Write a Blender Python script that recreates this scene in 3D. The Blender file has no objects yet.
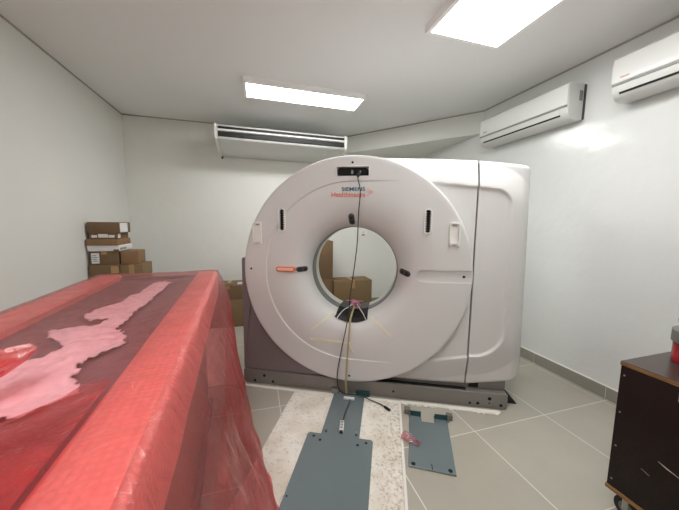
import bpy, bmesh, math, random
from mathutils import Vector, Matrix, noise
import numpy as np

random.seed(7)
SC = bpy.context.scene
COL = SC.collection
PI = math.pi

# ------------------------------------------------------------------ materials
def srgb(r, g, b):
    def f(c):
        c /= 255.0
        return c / 12.92 if c <= 0.04045 else ((c + 0.055) / 1.055) ** 2.4
    return (f(r), f(g), f(b), 1.0)

def new_mat(name):
    m = bpy.data.materials.new(name)
    m.use_nodes = True
    nt = m.node_tree
    nt.nodes.clear()
    out = nt.nodes.new('ShaderNodeOutputMaterial')
    return m, nt, out

def N(nt, kind, **kw):
    n = nt.nodes.new(kind)
    for k, v in kw.items():
        if k in n.inputs:
            n.inputs[k].default_value = v
        else:
            setattr(n, k, v)
    return n

def L(nt, a, ao, b, bi):
    nt.links.new(a.outputs[ao], b.inputs[bi])

def paint(name, col, rough=0.5, metal=0.0, var=0.05, vscale=3.0, bump=0.0, bscale=40.0, spec=0.5, col2=None, coat=0.0):
    """principled with slight noise variation of the base colour and an optional fine bump"""
    m, nt, out = new_mat(name)
    p = N(nt, 'ShaderNodeBsdfPrincipled')
    p.inputs['Roughness'].default_value = rough
    p.inputs['Metallic'].default_value = metal
    p.inputs['Specular IOR Level'].default_value = spec
    p.inputs['Coat Weight'].default_value = coat
    tc = N(nt, 'ShaderNodeTexCoord')
    nz = N(nt, 'ShaderNodeTexNoise', Scale=vscale, Detail=4.0)
    L(nt, tc, 'Object', nz, 'Vector')
    mx = N(nt, 'ShaderNodeMix', data_type='RGBA')
    c1 = tuple(max(0, c * (1 - var)) for c in col[:3]) + (1,)
    c2 = col2 if col2 else tuple(min(1, c * (1 + var)) for c in col[:3]) + (1,)
    mx.inputs[6].default_value = c1
    mx.inputs[7].default_value = c2
    L(nt, nz, 'Fac', mx, 0)
    nt.links.new(mx.outputs[2], p.inputs['Base Color'])
    if bump > 0:
        nb = N(nt, 'ShaderNodeTexNoise', Scale=bscale, Detail=3.0)
        L(nt, tc, 'Object', nb, 'Vector')
        b = N(nt, 'ShaderNodeBump', Strength=bump, Distance=0.01)
        L(nt, nb, 'Fac', b, 'Height')
        L(nt, b, 'Normal', p, 'Normal')
    L(nt, p, 'BSDF', out, 'Surface')
    return m

def emit(name, col, strength):
    m, nt, out = new_mat(name)
    e = N(nt, 'ShaderNodeEmission', Color=col, Strength=strength)
    L(nt, e, 'Emission', out, 'Surface')
    return m

def tile_mat(name):
    m, nt, out = new_mat(name)
    p = N(nt, 'ShaderNodeBsdfPrincipled', Roughness=0.33)
    tc = N(nt, 'ShaderNodeTexCoord')
    sp = N(nt, 'ShaderNodeSeparateXYZ')
    L(nt, tc, 'Object', sp, 'Vector')
    gs = []
    for ax, off in (('X', 0.163), ('Y', 0.218)):
        a = N(nt, 'ShaderNodeMath', operation='SUBTRACT'); a.inputs[1].default_value = off - 6.5
        L(nt, sp, ax, a, 0)
        b = N(nt, 'ShaderNodeMath', operation='DIVIDE'); b.inputs[1].default_value = 0.65
        L(nt, a, 0, b, 0)
        f = N(nt, 'ShaderNodeMath', operation='FRACT'); L(nt, b, 0, f, 0)
        s = N(nt, 'ShaderNodeMath', operation='SUBTRACT'); s.inputs[1].default_value = 0.5
        L(nt, f, 0, s, 0)
        ab = N(nt, 'ShaderNodeMath', operation='ABSOLUTE'); L(nt, s, 0, ab, 0)
        g = N(nt, 'ShaderNodeMath', operation='GREATER_THAN'); g.inputs[1].default_value = 0.5 - 0.0050
        L(nt, ab, 0, g, 0)
        fl = N(nt, 'ShaderNodeMath', operation='FLOOR'); L(nt, b, 0, fl, 0)
        gs.append((g, fl))
    mxm = N(nt, 'ShaderNodeMath', operation='MAXIMUM')
    L(nt, gs[0][0], 0, mxm, 0); L(nt, gs[1][0], 0, mxm, 1)
    cid = N(nt, 'ShaderNodeCombineXYZ')
    L(nt, gs[0][1], 0, cid, 'X'); L(nt, gs[1][1], 0, cid, 'Y')
    wn = N(nt, 'ShaderNodeTexWhiteNoise'); L(nt, cid, 0, wn, 'Vector')
    nz = N(nt, 'ShaderNodeTexNoise', Scale=2.5, Detail=6.0, Roughness=0.6)
    L(nt, tc, 'Object', nz, 'Vector')
    av = N(nt, 'ShaderNodeMath', operation='MULTIPLY_ADD'); av.inputs[1].default_value = 0.35
    L(nt, wn, 'Value', av, 0); L(nt, nz, 'Fac', av, 2)
    r = N(nt, 'ShaderNodeValToRGB')
    r.color_ramp.elements[0].position = 0.3; r.color_ramp.elements[0].color = srgb(166, 162, 149)
    r.color_ramp.elements[1].position = 1.05; r.color_ramp.elements[1].color = srgb(181, 177, 164)
    L(nt, av, 0, r, 'Fac')
    mx = N(nt, 'ShaderNodeMix', data_type='RGBA')
    L(nt, mxm, 0, mx, 0)
    nt.links.new(r.outputs['Color'], mx.inputs[6])
    mx.inputs[7].default_value = srgb(222, 220, 208)
    nt.links.new(mx.outputs[2], p.inputs['Base Color'])
    rr = N(nt, 'ShaderNodeMath', operation='MULTIPLY_ADD'); rr.inputs[1].default_value = 0.4; rr.inputs[2].default_value = 0.33
    L(nt, mxm, 0, rr, 0); L(nt, rr, 0, p, 'Roughness')
    b = N(nt, 'ShaderNodeBump', Strength=0.4, Distance=0.003, invert=True)
    L(nt, mxm, 0, b, 'Height'); L(nt, b, 'Normal', p, 'Normal')
    L(nt, p, 'BSDF', out, 'Surface')
    return m

def wall_mat(name, col, rough):
    """glossy white paint rolled on uneven plaster"""
    m, nt, out = new_mat(name)
    p = N(nt, 'ShaderNodeBsdfPrincipled', Roughness=rough)
    p.inputs['Specular IOR Level'].default_value = 0.5
    tc = N(nt, 'ShaderNodeTexCoord')
    n1 = N(nt, 'ShaderNodeTexNoise', Scale=1.3, Detail=5.0); L(nt, tc, 'Object', n1, 'Vector')
    r = N(nt, 'ShaderNodeValToRGB')
    r.color_ramp.elements[0].position = 0.3
    r.color_ramp.elements[0].color = tuple(c * 0.955 for c in col[:3]) + (1,)
    r.color_ramp.elements[1].position = 0.7; r.color_ramp.elements[1].color = col
    L(nt, n1, 'Fac', r, 'Fac'); L(nt, r, 'Color', p, 'Base Color')
    n2 = N(nt, 'ShaderNodeTexNoise', Scale=3.0, Detail=4.0); L(nt, tc, 'Object', n2, 'Vector')
    rr = N(nt, 'ShaderNodeMapRange'); rr.inputs['To Min'].default_value = rough - 0.04; rr.inputs['To Max'].default_value = rough + 0.06
    L(nt, n2, 'Fac', rr, 'Value'); L(nt, rr, 'Result', p, 'Roughness')
    n3 = N(nt, 'ShaderNodeTexNoise', Scale=3.2, Detail=4.0, Roughness=0.5); L(nt, tc, 'Object', n3, 'Vector')
    b = N(nt, 'ShaderNodeBump', Strength=0.35, Distance=0.03)
    L(nt, n3, 'Fac', b, 'Height'); L(nt, b, 'Normal', p, 'Normal')
    L(nt, p, 'BSDF', out, 'Surface')
    return m

def concrete_mat(name):
    m, nt, out = new_mat(name)
    p = N(nt, 'ShaderNodeBsdfPrincipled', Roughness=0.85)
    tc = N(nt, 'ShaderNodeTexCoord')
    n1 = N(nt, 'ShaderNodeTexNoise', Scale=5.0, Detail=6.0); L(nt, tc, 'Object', n1, 'Vector')
    r1 = N(nt, 'ShaderNodeValToRGB')
    r1.color_ramp.elements[0].position = 0.32; r1.color_ramp.elements[0].color = srgb(218, 210, 194)
    r1.color_ramp.elements[1].position = 0.6; r1.color_ramp.elements[1].color = srgb(238, 235, 225)
    L(nt, n1, 'Fac', r1, 'Fac')
    n2 = N(nt, 'ShaderNodeTexNoise', Scale=38.0, Detail=6.0, Roughness=0.75); L(nt, tc, 'Object', n2, 'Vector')
    # more dirt along the right-hand side of the strip
    sp = N(nt, 'ShaderNodeSeparateXYZ'); L(nt, tc, 'Object', sp, 'Vector')
    mr = N(nt, 'ShaderNodeMapRange'); mr.inputs['From Min'].default_value = 1.15; mr.inputs['From Max'].default_value = 1.36
    mr.inputs['To Min'].default_value = 0.0; mr.inputs['To Max'].default_value = 0.08
    L(nt, sp, 'X', mr, 'Value')
    ad = N(nt, 'ShaderNodeMath', operation='ADD'); L(nt, n2, 'Fac', ad, 0); L(nt, mr, 'Result', ad, 1)
    r2 = N(nt, 'ShaderNodeValToRGB')
    r2.color_ramp.elements[0].position = 0.545; r2.color_ramp.elements[0].color = (0, 0, 0, 1)
    r2.color_ramp.elements[1].position = 0.78; r2.color_ramp.elements[1].color = (1, 1, 1, 1)
    L(nt, ad, 0, r2, 'Fac')
    mx = N(nt, 'ShaderNodeMix', data_type='RGBA')
    L(nt, r2, 'Color', mx, 0)
    nt.links.new(r1.outputs['Color'], mx.inputs[6]); mx.inputs[7].default_value = srgb(140, 118, 92)
    nt.links.new(mx.outputs[2], p.inputs['Base Color'])
    b = N(nt, 'ShaderNodeBump', Strength=0.5, Distance=0.01)
    L(nt, n2, 'Fac', b, 'Height'); L(nt, b, 'Normal', p, 'Normal')
    L(nt, p, 'BSDF', out, 'Surface')
    return m

def film_mat(name, tint, body, solid=0.12, gloss=0.1, shine=0.6, crease=0.18, bump=0.55):
    """thin red polythene: see-through, tinted, with a milky share and a sharp gloss"""
    m, nt, out = new_mat(name)
    tc = N(nt, 'ShaderNodeTexCoord')
    mp = N(nt, 'ShaderNodeMapping'); mp.inputs['Scale'].default_value = (1.0, 1.0, 0.35)
    L(nt, tc, 'Object', mp, 'Vector')
    nz = N(nt, 'ShaderNodeTexNoise', Scale=16.0, Detail=5.0, Roughness=0.6); nz.inputs['Distortion'].default_value = 1.2
    L(nt, mp, 'Vector', nz, 'Vector')
    b = N(nt, 'ShaderNodeBump', Strength=bump, Distance=0.02)
    L(nt, nz, 'Fac', b, 'Height')
    tr = N(nt, 'ShaderNodeBsdfTransparent', Color=tint)
    df = N(nt, 'ShaderNodeBsdfDiffuse', Color=body)
    tl = N(nt, 'ShaderNodeBsdfTranslucent', Color=body)
    gl = N(nt, 'ShaderNodeBsdfGlossy', Color=(1, 1, 1, 1), Roughness=gloss)
    L(nt, b, 'Normal', gl, 'Normal'); L(nt, b, 'Normal', df, 'Normal')
    ml = N(nt, 'ShaderNodeMixShader', Fac=0.4); L(nt, df, 0, ml, 1); L(nt, tl, 0, ml, 2)
    # where the film is creased it turns milkier
    rp = N(nt, 'ShaderNodeMapRange'); rp.inputs['From Min'].default_value = 0.45; rp.inputs['From Max'].default_value = 0.75
    rp.inputs['To Min'].default_value = solid; rp.inputs['To Max'].default_value = solid + crease
    L(nt, nz, 'Fac', rp, 'Value')
    m1 = N(nt, 'ShaderNodeMixShader'); L(nt, rp, 'Result', m1, 'Fac'); L(nt, tr, 0, m1, 1); L(nt, ml, 0, m1, 2)
    fr = N(nt, 'ShaderNodeFresnel', IOR=1.5); L(nt, b, 'Normal', fr, 'Normal')
    fm = N(nt, 'ShaderNodeMath', operation='MULTIPLY'); fm.inputs[1].default_value = shine; L(nt, fr, 0, fm, 0)
    m2 = N(nt, 'ShaderNodeMixShader'); L(nt, fm, 0, m2, 'Fac'); L(nt, m1, 0, m2, 1); L(nt, gl, 0, m2, 2)
    L(nt, m2, 0, out, 'Surface')
    return m

def bubble_mat(name, col):
    m, nt, out = new_mat(name)
    p = N(nt, 'ShaderNodeBsdfPrincipled', Roughness=0.35)
    tc = N(nt, 'ShaderNodeTexCoord')
    vo = N(nt, 'ShaderNodeTexVoronoi', Scale=58.0); vo.inputs['Randomness'].default_value = 0.15
    L(nt, tc, 'Object', vo, 'Vector')
    mx = N(nt, 'ShaderNodeMix', data_type='RGBA')
    mr = N(nt, 'ShaderNodeMapRange'); mr.inputs['From Max'].default_value = 0.6
    L(nt, vo, 'Distance', mr, 'Value'); L(nt, mr, 'Result', mx, 0)
    mx.inputs[6].default_value = col; mx.inputs[7].default_value = tuple(c * 0.8 for c in col[:3]) + (1,)
    nt.links.new(mx.outputs[2], p.inputs['Base Color'])
    b = N(nt, 'ShaderNodeBump', Strength=0.5, Distance=0.006, invert=True)
    L(nt, vo, 'Distance', b, 'Height'); L(nt, b, 'Normal', p, 'Normal')
    L(nt, p, 'BSDF', out, 'Surface')
    return m

def wood_edge_mat(name):
    m, nt, out = new_mat(name)
    p = N(nt, 'ShaderNodeBsdfPrincipled', Roughness=0.6)
    tc = N(nt, 'ShaderNodeTexCoord')
    mp = N(nt, 'ShaderNodeMapping'); mp.inputs['Scale'].default_value = (3, 3, 90)
    L(nt, tc, 'Object', mp, 'Vector')
    nz = N(nt, 'ShaderNodeTexNoise', Scale=2.0, Detail=4.0); L(nt, mp, 'Vector', nz, 'Vector')
    r = N(nt, 'ShaderNodeValToRGB')
    r.color_ramp.elements[0].position = 0.35; r.color_ramp.elements[0].color = srgb(104, 72, 38)
    r.color_ramp.elements[1].position = 0.65; r.color_ramp.elements[1].color = srgb(158, 120, 74)
    L(nt, nz, 'Fac', r, 'Fac'); L(nt, r, 'Color', p, 'Base Color')
    L(nt, p, 'BSDF', out, 'Surface')
    return m

M = {}
M['floor'] = tile_mat('floor_tile')
M['wall'] = wall_mat('white_gloss_paint', srgb(224, 227, 226), 0.15)
M['wall2'] = wall_mat('white_satin_paint', srgb(228, 229, 224), 0.42)
M['ceiling'] = paint('ceiling_paint', srgb(232, 233, 232), 0.75, var=0.02, vscale=1.0)
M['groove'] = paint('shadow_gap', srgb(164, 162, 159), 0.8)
M['skirt'] = paint('baseboard_tile', srgb(146, 144, 134), 0.35, var=0.06)
M['plaster'] = paint('white_plaster_edge', srgb(232, 230, 222), 0.8, bump=0.3)
M['concrete'] = concrete_mat('whitewashed_concrete')
M['cover'] = paint('gantry_white', srgb(212, 212, 211), 0.42, var=0.012, vscale=2.0)
M['cover2'] = paint('gantry_white_rear', srgb(214, 214, 213), 0.4, var=0.01)
M['liner'] = paint('bore_liner', srgb(226, 226, 218), 0.3, var=0.01)
M['ring'] = paint('bore_ring_grey', srgb(118, 120, 117), 0.4)
M['seam'] = paint('seam_dark', srgb(70, 72, 70), 0.7)
M['frame'] = paint('grey_frame_enamel', srgb(134, 127, 129), 0.42, metal=0.15, var=0.05, vscale=6, bump=0.05, bscale=200)
M['frame2'] = paint('grey_frame_light', srgb(132, 129, 124), 0.42, metal=0.15, var=0.06, vscale=7)
M['black'] = paint('black_plastic', srgb(24, 24, 25), 0.4)
M['blackm'] = paint('black_matte', srgb(20, 20, 21), 0.8)
M['hole'] = paint('bolt_hole_black', srgb(14, 14, 14), 0.9)
M['dgrey'] = paint('dark_grey_plastic', srgb(62, 61, 60), 0.35)
M['orange'] = paint('orange_label', srgb(224, 112, 74), 0.5)
M['peach'] = paint('peach_print', srgb(243, 196, 170), 0.5)
M['teal'] = paint('teal_ink', srgb(10, 90, 105), 0.5)
M['logo'] = paint('orange_ink', srgb(226, 92, 52), 0.5)
M['tape'] = paint('masking_tape', srgb(228, 222, 190), 0.6)
M['strap'] = paint('tan_strap', srgb(172, 162, 118), 0.7)
M['cable'] = paint('black_cable', srgb(38, 37, 36), 0.45)
M['pinktape'] = paint('magenta_tape', srgb(206, 142, 168), 0.45, var=0.25, vscale=40)
M['white'] = paint('white_plastic', srgb(232, 232, 228), 0.35, var=0.01)
M['offwhite'] = paint('ac_body', srgb(212, 214, 211), 0.42, var=0.01)
M['acgloss'] = paint('ac_gloss_panel', srgb(226, 228, 226), 0.14, var=0.01)
M['acgrey'] = paint('ac_grey_line', srgb(138, 139, 136), 0.4)
M['faded'] = paint('faded_red_print', srgb(206, 160, 150), 0.5)
M['slot'] = paint('ac_slot', srgb(16, 17, 18), 0.6)
M['lamp_frame'] = paint('lamp_frame', srgb(244, 243, 242), 0.4)
M['lamp'] = emit('led_diffuser', (1.0, 0.995, 0.98, 1), 24.0)
M['lamp_big'] = emit('led_diffuser_large', (1.0, 0.995, 0.98, 1), 14.0)
M['plate'] = paint('blue_grey_plate', srgb(122, 136, 139), 0.26, metal=0.3, var=0.06, vscale=4)
M['teal_metal'] = paint('teal_bracket', srgb(48, 84, 88), 0.4, metal=0.3)
M['steel'] = paint('bare_steel', srgb(170, 170, 166), 0.3, metal=0.9)
M['card'] = paint('cardboard', srgb(136, 106, 76), 0.8, var=0.07, vscale=5)
M['card2'] = paint('cardboard_dark', srgb(116, 92, 66), 0.8, var=0.08, vscale=5)
M['card3'] = paint('cardboard_olive', srgb(126, 103, 72), 0.8, var=0.07, vscale=5)
M['packtape'] = paint('packing_tape', srgb(168, 136, 96), 0.3)
M['label'] = paint('paper_label', srgb(222, 222, 222), 0.7, var=0.03)
M['ink'] = paint('label_ink', srgb(90, 94, 100), 0.7)
M['film'] = film_mat('red_polythene', (0.99, 0.73, 0.76, 1), srgb(240, 108, 106), 0.11, 0.13)
M['skirt_film'] = film_mat('red_polythene_creased', (0.98, 0.56, 0.58, 1), srgb(240, 84, 82), 0.20, 0.11, 0.65, 0.30, 0.9)
M['tuft'] = film_mat('red_polythene_gathered', (0.96, 0.45, 0.45, 1), srgb(238, 92, 86), 0.5, 0.2, 0.3)
M['scrap'] = film_mat('pink_film', (0.95, 0.68, 0.70, 1), srgb(246, 180, 188), 0.30, 0.1, 1.0)
M['bubble'] = bubble_mat('red_bubble_wrap', srgb(252, 170, 158))
M['foam'] = paint('white_foam_sheet', srgb(250, 248, 250), 0.7, var=0.02, bump=0.3, bscale=14)
M['tabletop'] = paint('table_cradle', srgb(128, 116, 118), 0.55, var=0.06)
M['tablebody'] = paint('table_body', srgb(168, 150, 136), 0.5, var=0.05)
M['cart'] = paint('dark_film_plywood', srgb(28, 14, 12), 0.5, spec=0.3, var=0.2, vscale=6, bump=0.08, bscale=60)
M['carttop'] = paint('dark_top_film_plywood', srgb(62, 50, 46), 0.3, var=0.12, vscale=5)
M['ply'] = wood_edge_mat('ply_edge')
M['scratch'] = paint('scratch', srgb(150, 140, 128), 0.7)
M['red'] = paint('red_enamel', srgb(158, 18, 32), 0.25, var=0.1, vscale=12)
M['dred'] = paint('dark_red_enamel', srgb(112, 18, 34), 0.35)
M['gcollar'] = paint('grey_collar', srgb(112, 112, 106), 0.5, var=0.1, vscale=25)
M['rubber'] = paint('caster_rubber', srgb(28, 28, 28), 0.6)

# ------------------------------------------------------------------ mesh helpers
def link(name, verts, faces, mat, parent=None, smooth=None, kind=None, mats=None, fmats=None):
    me = bpy.data.meshes.new(name)
    me.from_pydata([tuple(v) for v in verts], [], faces)
    me.validate(); me.update()
    for mm in (mats or [mat]):
        me.materials.append(mm)
    if fmats:
        for p, i in zip(me.polygons, fmats):
            p.material_index = i
    if smooth is not None:
        me.shade_smooth()
        me.set_sharp_from_angle(angle=math.radians(smooth))
    o = bpy.data.objects.new(name, me)
    COL.objects.link(o)
    if parent is not None:
        o.parent = parent
    if kind:
        o['kind'] = kind
    return o

def fix_normals(o):
    bm = bmesh.new(); bm.from_mesh(o.data)
    bmesh.ops.recalc_face_normals(bm, faces=bm.faces)
    bm.to_mesh(o.data); bm.free()
    return o

class MB:
    def __init__(s): s.v = []; s.f = []
    def add(s, v, f):
        k = len(s.v); s.v += [tuple(p) for p in v]; s.f += [tuple(i + k for i in q) for q in f]
    def bm(s, b):
        b.verts.index_update()
        s.add([v.co.copy() for v in b.verts], [[v.index for v in f.verts] for f in b.faces]); b.free()
    def box(s, lo, hi, bev=0.0, seg=2, mat=None):
        b = bmesh.new()
        bmesh.ops.create_cube(b, size=1)
        c = [(a + d) / 2 for a, d in zip(lo, hi)]; z = [abs(d - a) for a, d in zip(lo, hi)]
        for v in b.verts:
            v.co = Vector((c[0] + v.co.x * z[0], c[1] + v.co.y * z[1], c[2] + v.co.z * z[2]))
        if bev > 0:
            bmesh.ops.bevel(b, geom=list(b.edges), offset=min(bev, min(z) * 0.45), segments=seg, affect='EDGES', profile=0.5)
        if mat is not None: bmesh.ops.transform(b, matrix=mat, verts=b.verts)
        s.bm(b)
    def cyl(s, p0, p1, r, seg=20, r2=None, bev=0.0):
        p0 = Vector(p0); p1 = Vector(p1); d = p1 - p0
        b = bmesh.new()
        bmesh.ops.create_cone(b, cap_ends=True, segments=seg, radius1=r, radius2=r if r2 is None else r2, depth=d.length)
        if bev > 0:
            es = [e for e in b.edges if len(e.link_faces) == 2 and any(len(f.verts) > 4 for f in e.link_faces)]
            bmesh.ops.bevel(b, geom=es, offset=bev, segments=2, affect='EDGES', profile=0.5)
        q = d.to_track_quat('Z', 'Y').to_matrix().to_4x4()
        bmesh.ops.transform(b, matrix=Matrix.Translation((p0 + p1) / 2) @ q, verts=b.verts)
        s.bm(b)
    def tube(s, pts, r, seg=8, closed=False):
        pts = [Vector(p) for p in pts]; n = len(pts); vs = []; fs = []; up = None
        for i, p in enumerate(pts):
            a = pts[(i - 1) % n] if (closed or i > 0) else pts[0]
            c = pts[(i + 1) % n] if (closed or i < n - 1) else pts[-1]
            t = (c - a).normalized()
            if up is None:
                up = t.orthogonal().normalized()
            up = (up - t * up.dot(t)).normalized(); w = t.cross(up)
            rr = r[i] if isinstance(r, (list, tuple)) else r
            for k in range(seg):
                an = 2 * PI * k / seg
                vs.append(p + (up * math.cos(an) + w * math.sin(an)) * rr)
        for i in range(n if closed else n - 1):
            j = (i + 1) % n
            for k in range(seg):
                k2 = (k + 1) % seg
                fs.append((i * seg + k, i * seg + k2, j * seg + k2, j * seg + k))
        if not closed:
            fs.append(tuple(range(seg))[::-1]); fs.append(tuple((n - 1) * seg + k for k in range(seg)))
        s.add(vs, fs)
    def prism(s, poly, axis, a, b, bev=0.0, seg=2):
        """poly: 2-D outline; extruded along axis from a to b"""
        def P(p, t):
            return {'x': (t, p[0], p[1]), 'y': (p[0], t, p[1]), 'z': (p[0], p[1], t)}[axis]
        bm_ = bmesh.new()
        v0 = [bm_.verts.new(P(p, a)) for p in poly]; v1 = [bm_.verts.new(P(p, b)) for p in poly]
        n = len(poly)
        bm_.faces.new(v0); bm_.faces.new(v1[::-1])
        for i in range(n):
            bm_.faces.new((v0[i], v1[i], v1[(i + 1) % n], v0[(i + 1) % n]))
        bmesh.ops.recalc_face_normals(bm_, faces=bm_.faces)
        if bev > 0:
            es = [e for e in bm_.edges if len(e.link_faces) == 2 and e.calc_face_angle(0) > 0.6]
            bmesh.ops.bevel(bm_, geom=es, offset=bev, segments=seg, affect='EDGES', profile=0.5)
        s.bm(bm_)
    def out(s, name, mat, parent=None, smooth=35, kind=None):
        return fix_normals(link(name, s.v, s.f, mat, parent, smooth, kind))

def B(name, lo, hi, mat, parent=None, bev=0.0, kind=None, seg=2):
    m = MB(); m.box(lo, hi, bev, seg); return m.out(name, mat, parent, 35, kind)

def rrect(x0, x1, y0, y1, r, n=6):
    pts = []
    for cx, cy, a0 in ((x1 - r, y1 - r, 0), (x0 + r, y1 - r, 90), (x0 + r, y0 + r, 180), (x1 - r, y0 + r, 270)):
        for k in range(n + 1):
            a = math.radians(a0 + 90 * k / n); pts.append((cx + r * math.cos(a), cy + r * math.sin(a)))
    return pts

def catmull(pts, n=8):
    pts = [Vector(p) for p in pts]; o = []
    for i in range(len(pts) - 1):
        p0 = pts[max(i - 1, 0)]; p1 = pts[i]; p2 = pts[i + 1]; p3 = pts[min(i + 2, len(pts) - 1)]
        for k in range(n):
            t = k / n
            o.append(0.5 * ((2 * p1) + (p2 - p0) * t + (2 * p0 - 5 * p1 + 4 * p2 - p3) * t * t + (3 * p1 - p0 - 3 * p2 + p3) * t ** 3))
    o.append(pts[-1]); return o

def empty(name, loc=(0, 0, 0), rz=0.0):
    o = bpy.data.objects.new(name, None); COL.objects.link(o)
    o.location = loc; o.rotation_euler = (0, 0, rz); o.empty_display_size = 0.1
    return o

def tag(o, label, cat, group=None):
    o['label'] = label; o['category'] = cat
    if group: o['group'] = group
    return o

def boolean_cut(o, cutters):
    """subtract closed cutter meshes from o (cutters are discarded)"""
    for c in cutters:
        md = o.modifiers.new('cut', 'BOOLEAN'); md.operation = 'DIFFERENCE'; md.object = c; md.solver = 'EXACT'
    dg = bpy.context.evaluated_depsgraph_get(); dg.update()
    me = bpy.data.meshes.new_from_object(o.evaluated_get(dg))
    o.modifiers.clear(); old = o.data; o.data = me
    for c in cutters: bpy.data.objects.remove(c)
    return o

# ------------------------------------------------------------------ the room
XL, XR, YB, YF, H = -1.705, 2.83, 4.74, -1.9, 2.90
T = 0.12
B('floor', (XL - T, YF - T, -0.12), (XR + T, YB + T, 0.0), M['floor'], kind='structure')
B('ceiling', (XL - T, YF - T, H), (XR + T, YB + T, H + 0.12), M['ceiling'], kind='structure')
B('wall_left', (XL - T, YF - T, 0), (XL, YB + T, H), M['wall2'], kind='structure')
B('wall_right', (XR, YF - T, 0), (XR + T, YB + T, H), M['wall'], kind='structure')
B('wall_back', (XL, YB, 0), (XR, YB + T, H), M['wall2'], kind='structure')
B('wall_front', (XL, YF - T, 0), (XR, YF, H), M['wall2'], kind='structure')
# lowered triangular soffit across the far right corner
sb = MB(); sb.prism([(1.49, YB), (XR, 3.134), (XR, YB)], 'z', 2.622, H); sb.out('ceiling_soffit', M['wall2'], None, None, 'structure')
# baseboards: grey tile with a plaster line on top
HB = 0.105
def baseboard(name, lo, hi, axis, inward):
    m = MB()
    a0, a1 = (lo[axis], hi[axis]); t = a0
    step = 0.65
    while t < a1 - 1e-6:
        e = min(t + step, a1)
        l = list(lo); h = list(hi); l[axis] = t + 0.002; h[axis] = e - 0.002
        m.box(l, h, 0.002, 1); t = e
    m.out(name, M['skirt'], None, 35, 'structure')
    l = list(lo); h = list(hi); l[2] = HB; h[2] = HB + 0.008
    g = MB(); g.box(l, h)
    for k in range(int((a1 - a0) / step) + 1):
        q0 = list(lo); q1 = list(hi); p = a0 + k * step
        q0[axis] = p - 0.0022; q1[axis] = p + 0.0022
        c = 1 - axis
        q0[c] += 0.003; q1[c] -= 0.003
        if p < a1: g.box(q0, q1)
    g.out('trim_' + name.split('_')[1], M['plaster'], None, None, 'structure')
baseboard('baseboard_right', (XR - 0.012, YF + 0.19, 0), (XR, YB, HB), 1, -1)
baseboard('baseboard_left', (XL, YF, 0), (XL + 0.012, YB, HB), 1, 1)
baseboard('baseboard_back', (XL + 0.012, YB - 0.012, 0), (XR - 0.012, YB, HB), 0, -1)
# dark shadow gap where the ceiling meets the walls
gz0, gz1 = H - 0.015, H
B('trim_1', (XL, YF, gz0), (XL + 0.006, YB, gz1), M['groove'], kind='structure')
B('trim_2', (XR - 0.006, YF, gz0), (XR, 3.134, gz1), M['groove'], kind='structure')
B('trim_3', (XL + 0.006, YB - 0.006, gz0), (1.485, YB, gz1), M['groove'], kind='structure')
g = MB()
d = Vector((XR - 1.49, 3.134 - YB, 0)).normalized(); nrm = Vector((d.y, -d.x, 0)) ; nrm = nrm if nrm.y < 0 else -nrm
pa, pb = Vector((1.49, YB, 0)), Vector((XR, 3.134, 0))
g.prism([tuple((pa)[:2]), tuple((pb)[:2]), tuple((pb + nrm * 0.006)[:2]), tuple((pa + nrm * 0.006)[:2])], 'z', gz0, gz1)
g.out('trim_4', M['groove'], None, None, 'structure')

# ------------------------------------------------------------------ lamps
def ceiling_lamp(x0, x1, y0, y1, zb, label, lm='lamp_big'):
    t = empty('ceiling_light', ((x0 + x1) / 2, (y0 + y1) / 2, H)); tag(t, label, 'light', 'ceiling panel lights')
    a, b = (x1 - x0) / 2, (y1 - y0) / 2; e = 0.03
    dz = zb - H
    m = MB()
    m.box((-a - e, -b - e, dz), (-a, b + e, 0)); m.box((a, -b - e, dz), (a + e, b + e, 0))
    m.box((-a, -b - e, dz), (a, -b, 0)); m.box((-a, b, dz), (a, b + e, 0))
    m.box((-a, -b, dz + 0.02), (a, b, -0.002))
    m.out('frame', M['lamp_frame'], t, 35)
    B('diffuser', (-a, -b, dz + 0.002), (a, b, dz + 0.016), M[lm], t)
    return t
ceiling_lamp(-0.055, 1.208, 3.195, 3.52, 2.846, 'long narrow lit panel light on the ceiling before the back air conditioner', 'lamp')
ceiling_lamp(1.262, 1.858, 0.76, 1.972, 2.846, 'large bright panel light cut off by the top edge of the photo')
ceiling_lamp(-0.75, -0.15, -0.85, 0.36, 2.846, 'added unseen ceiling panel light behind the camera, for fill')  # guessed lamp, added out of view to light the scanner front evenly

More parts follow.
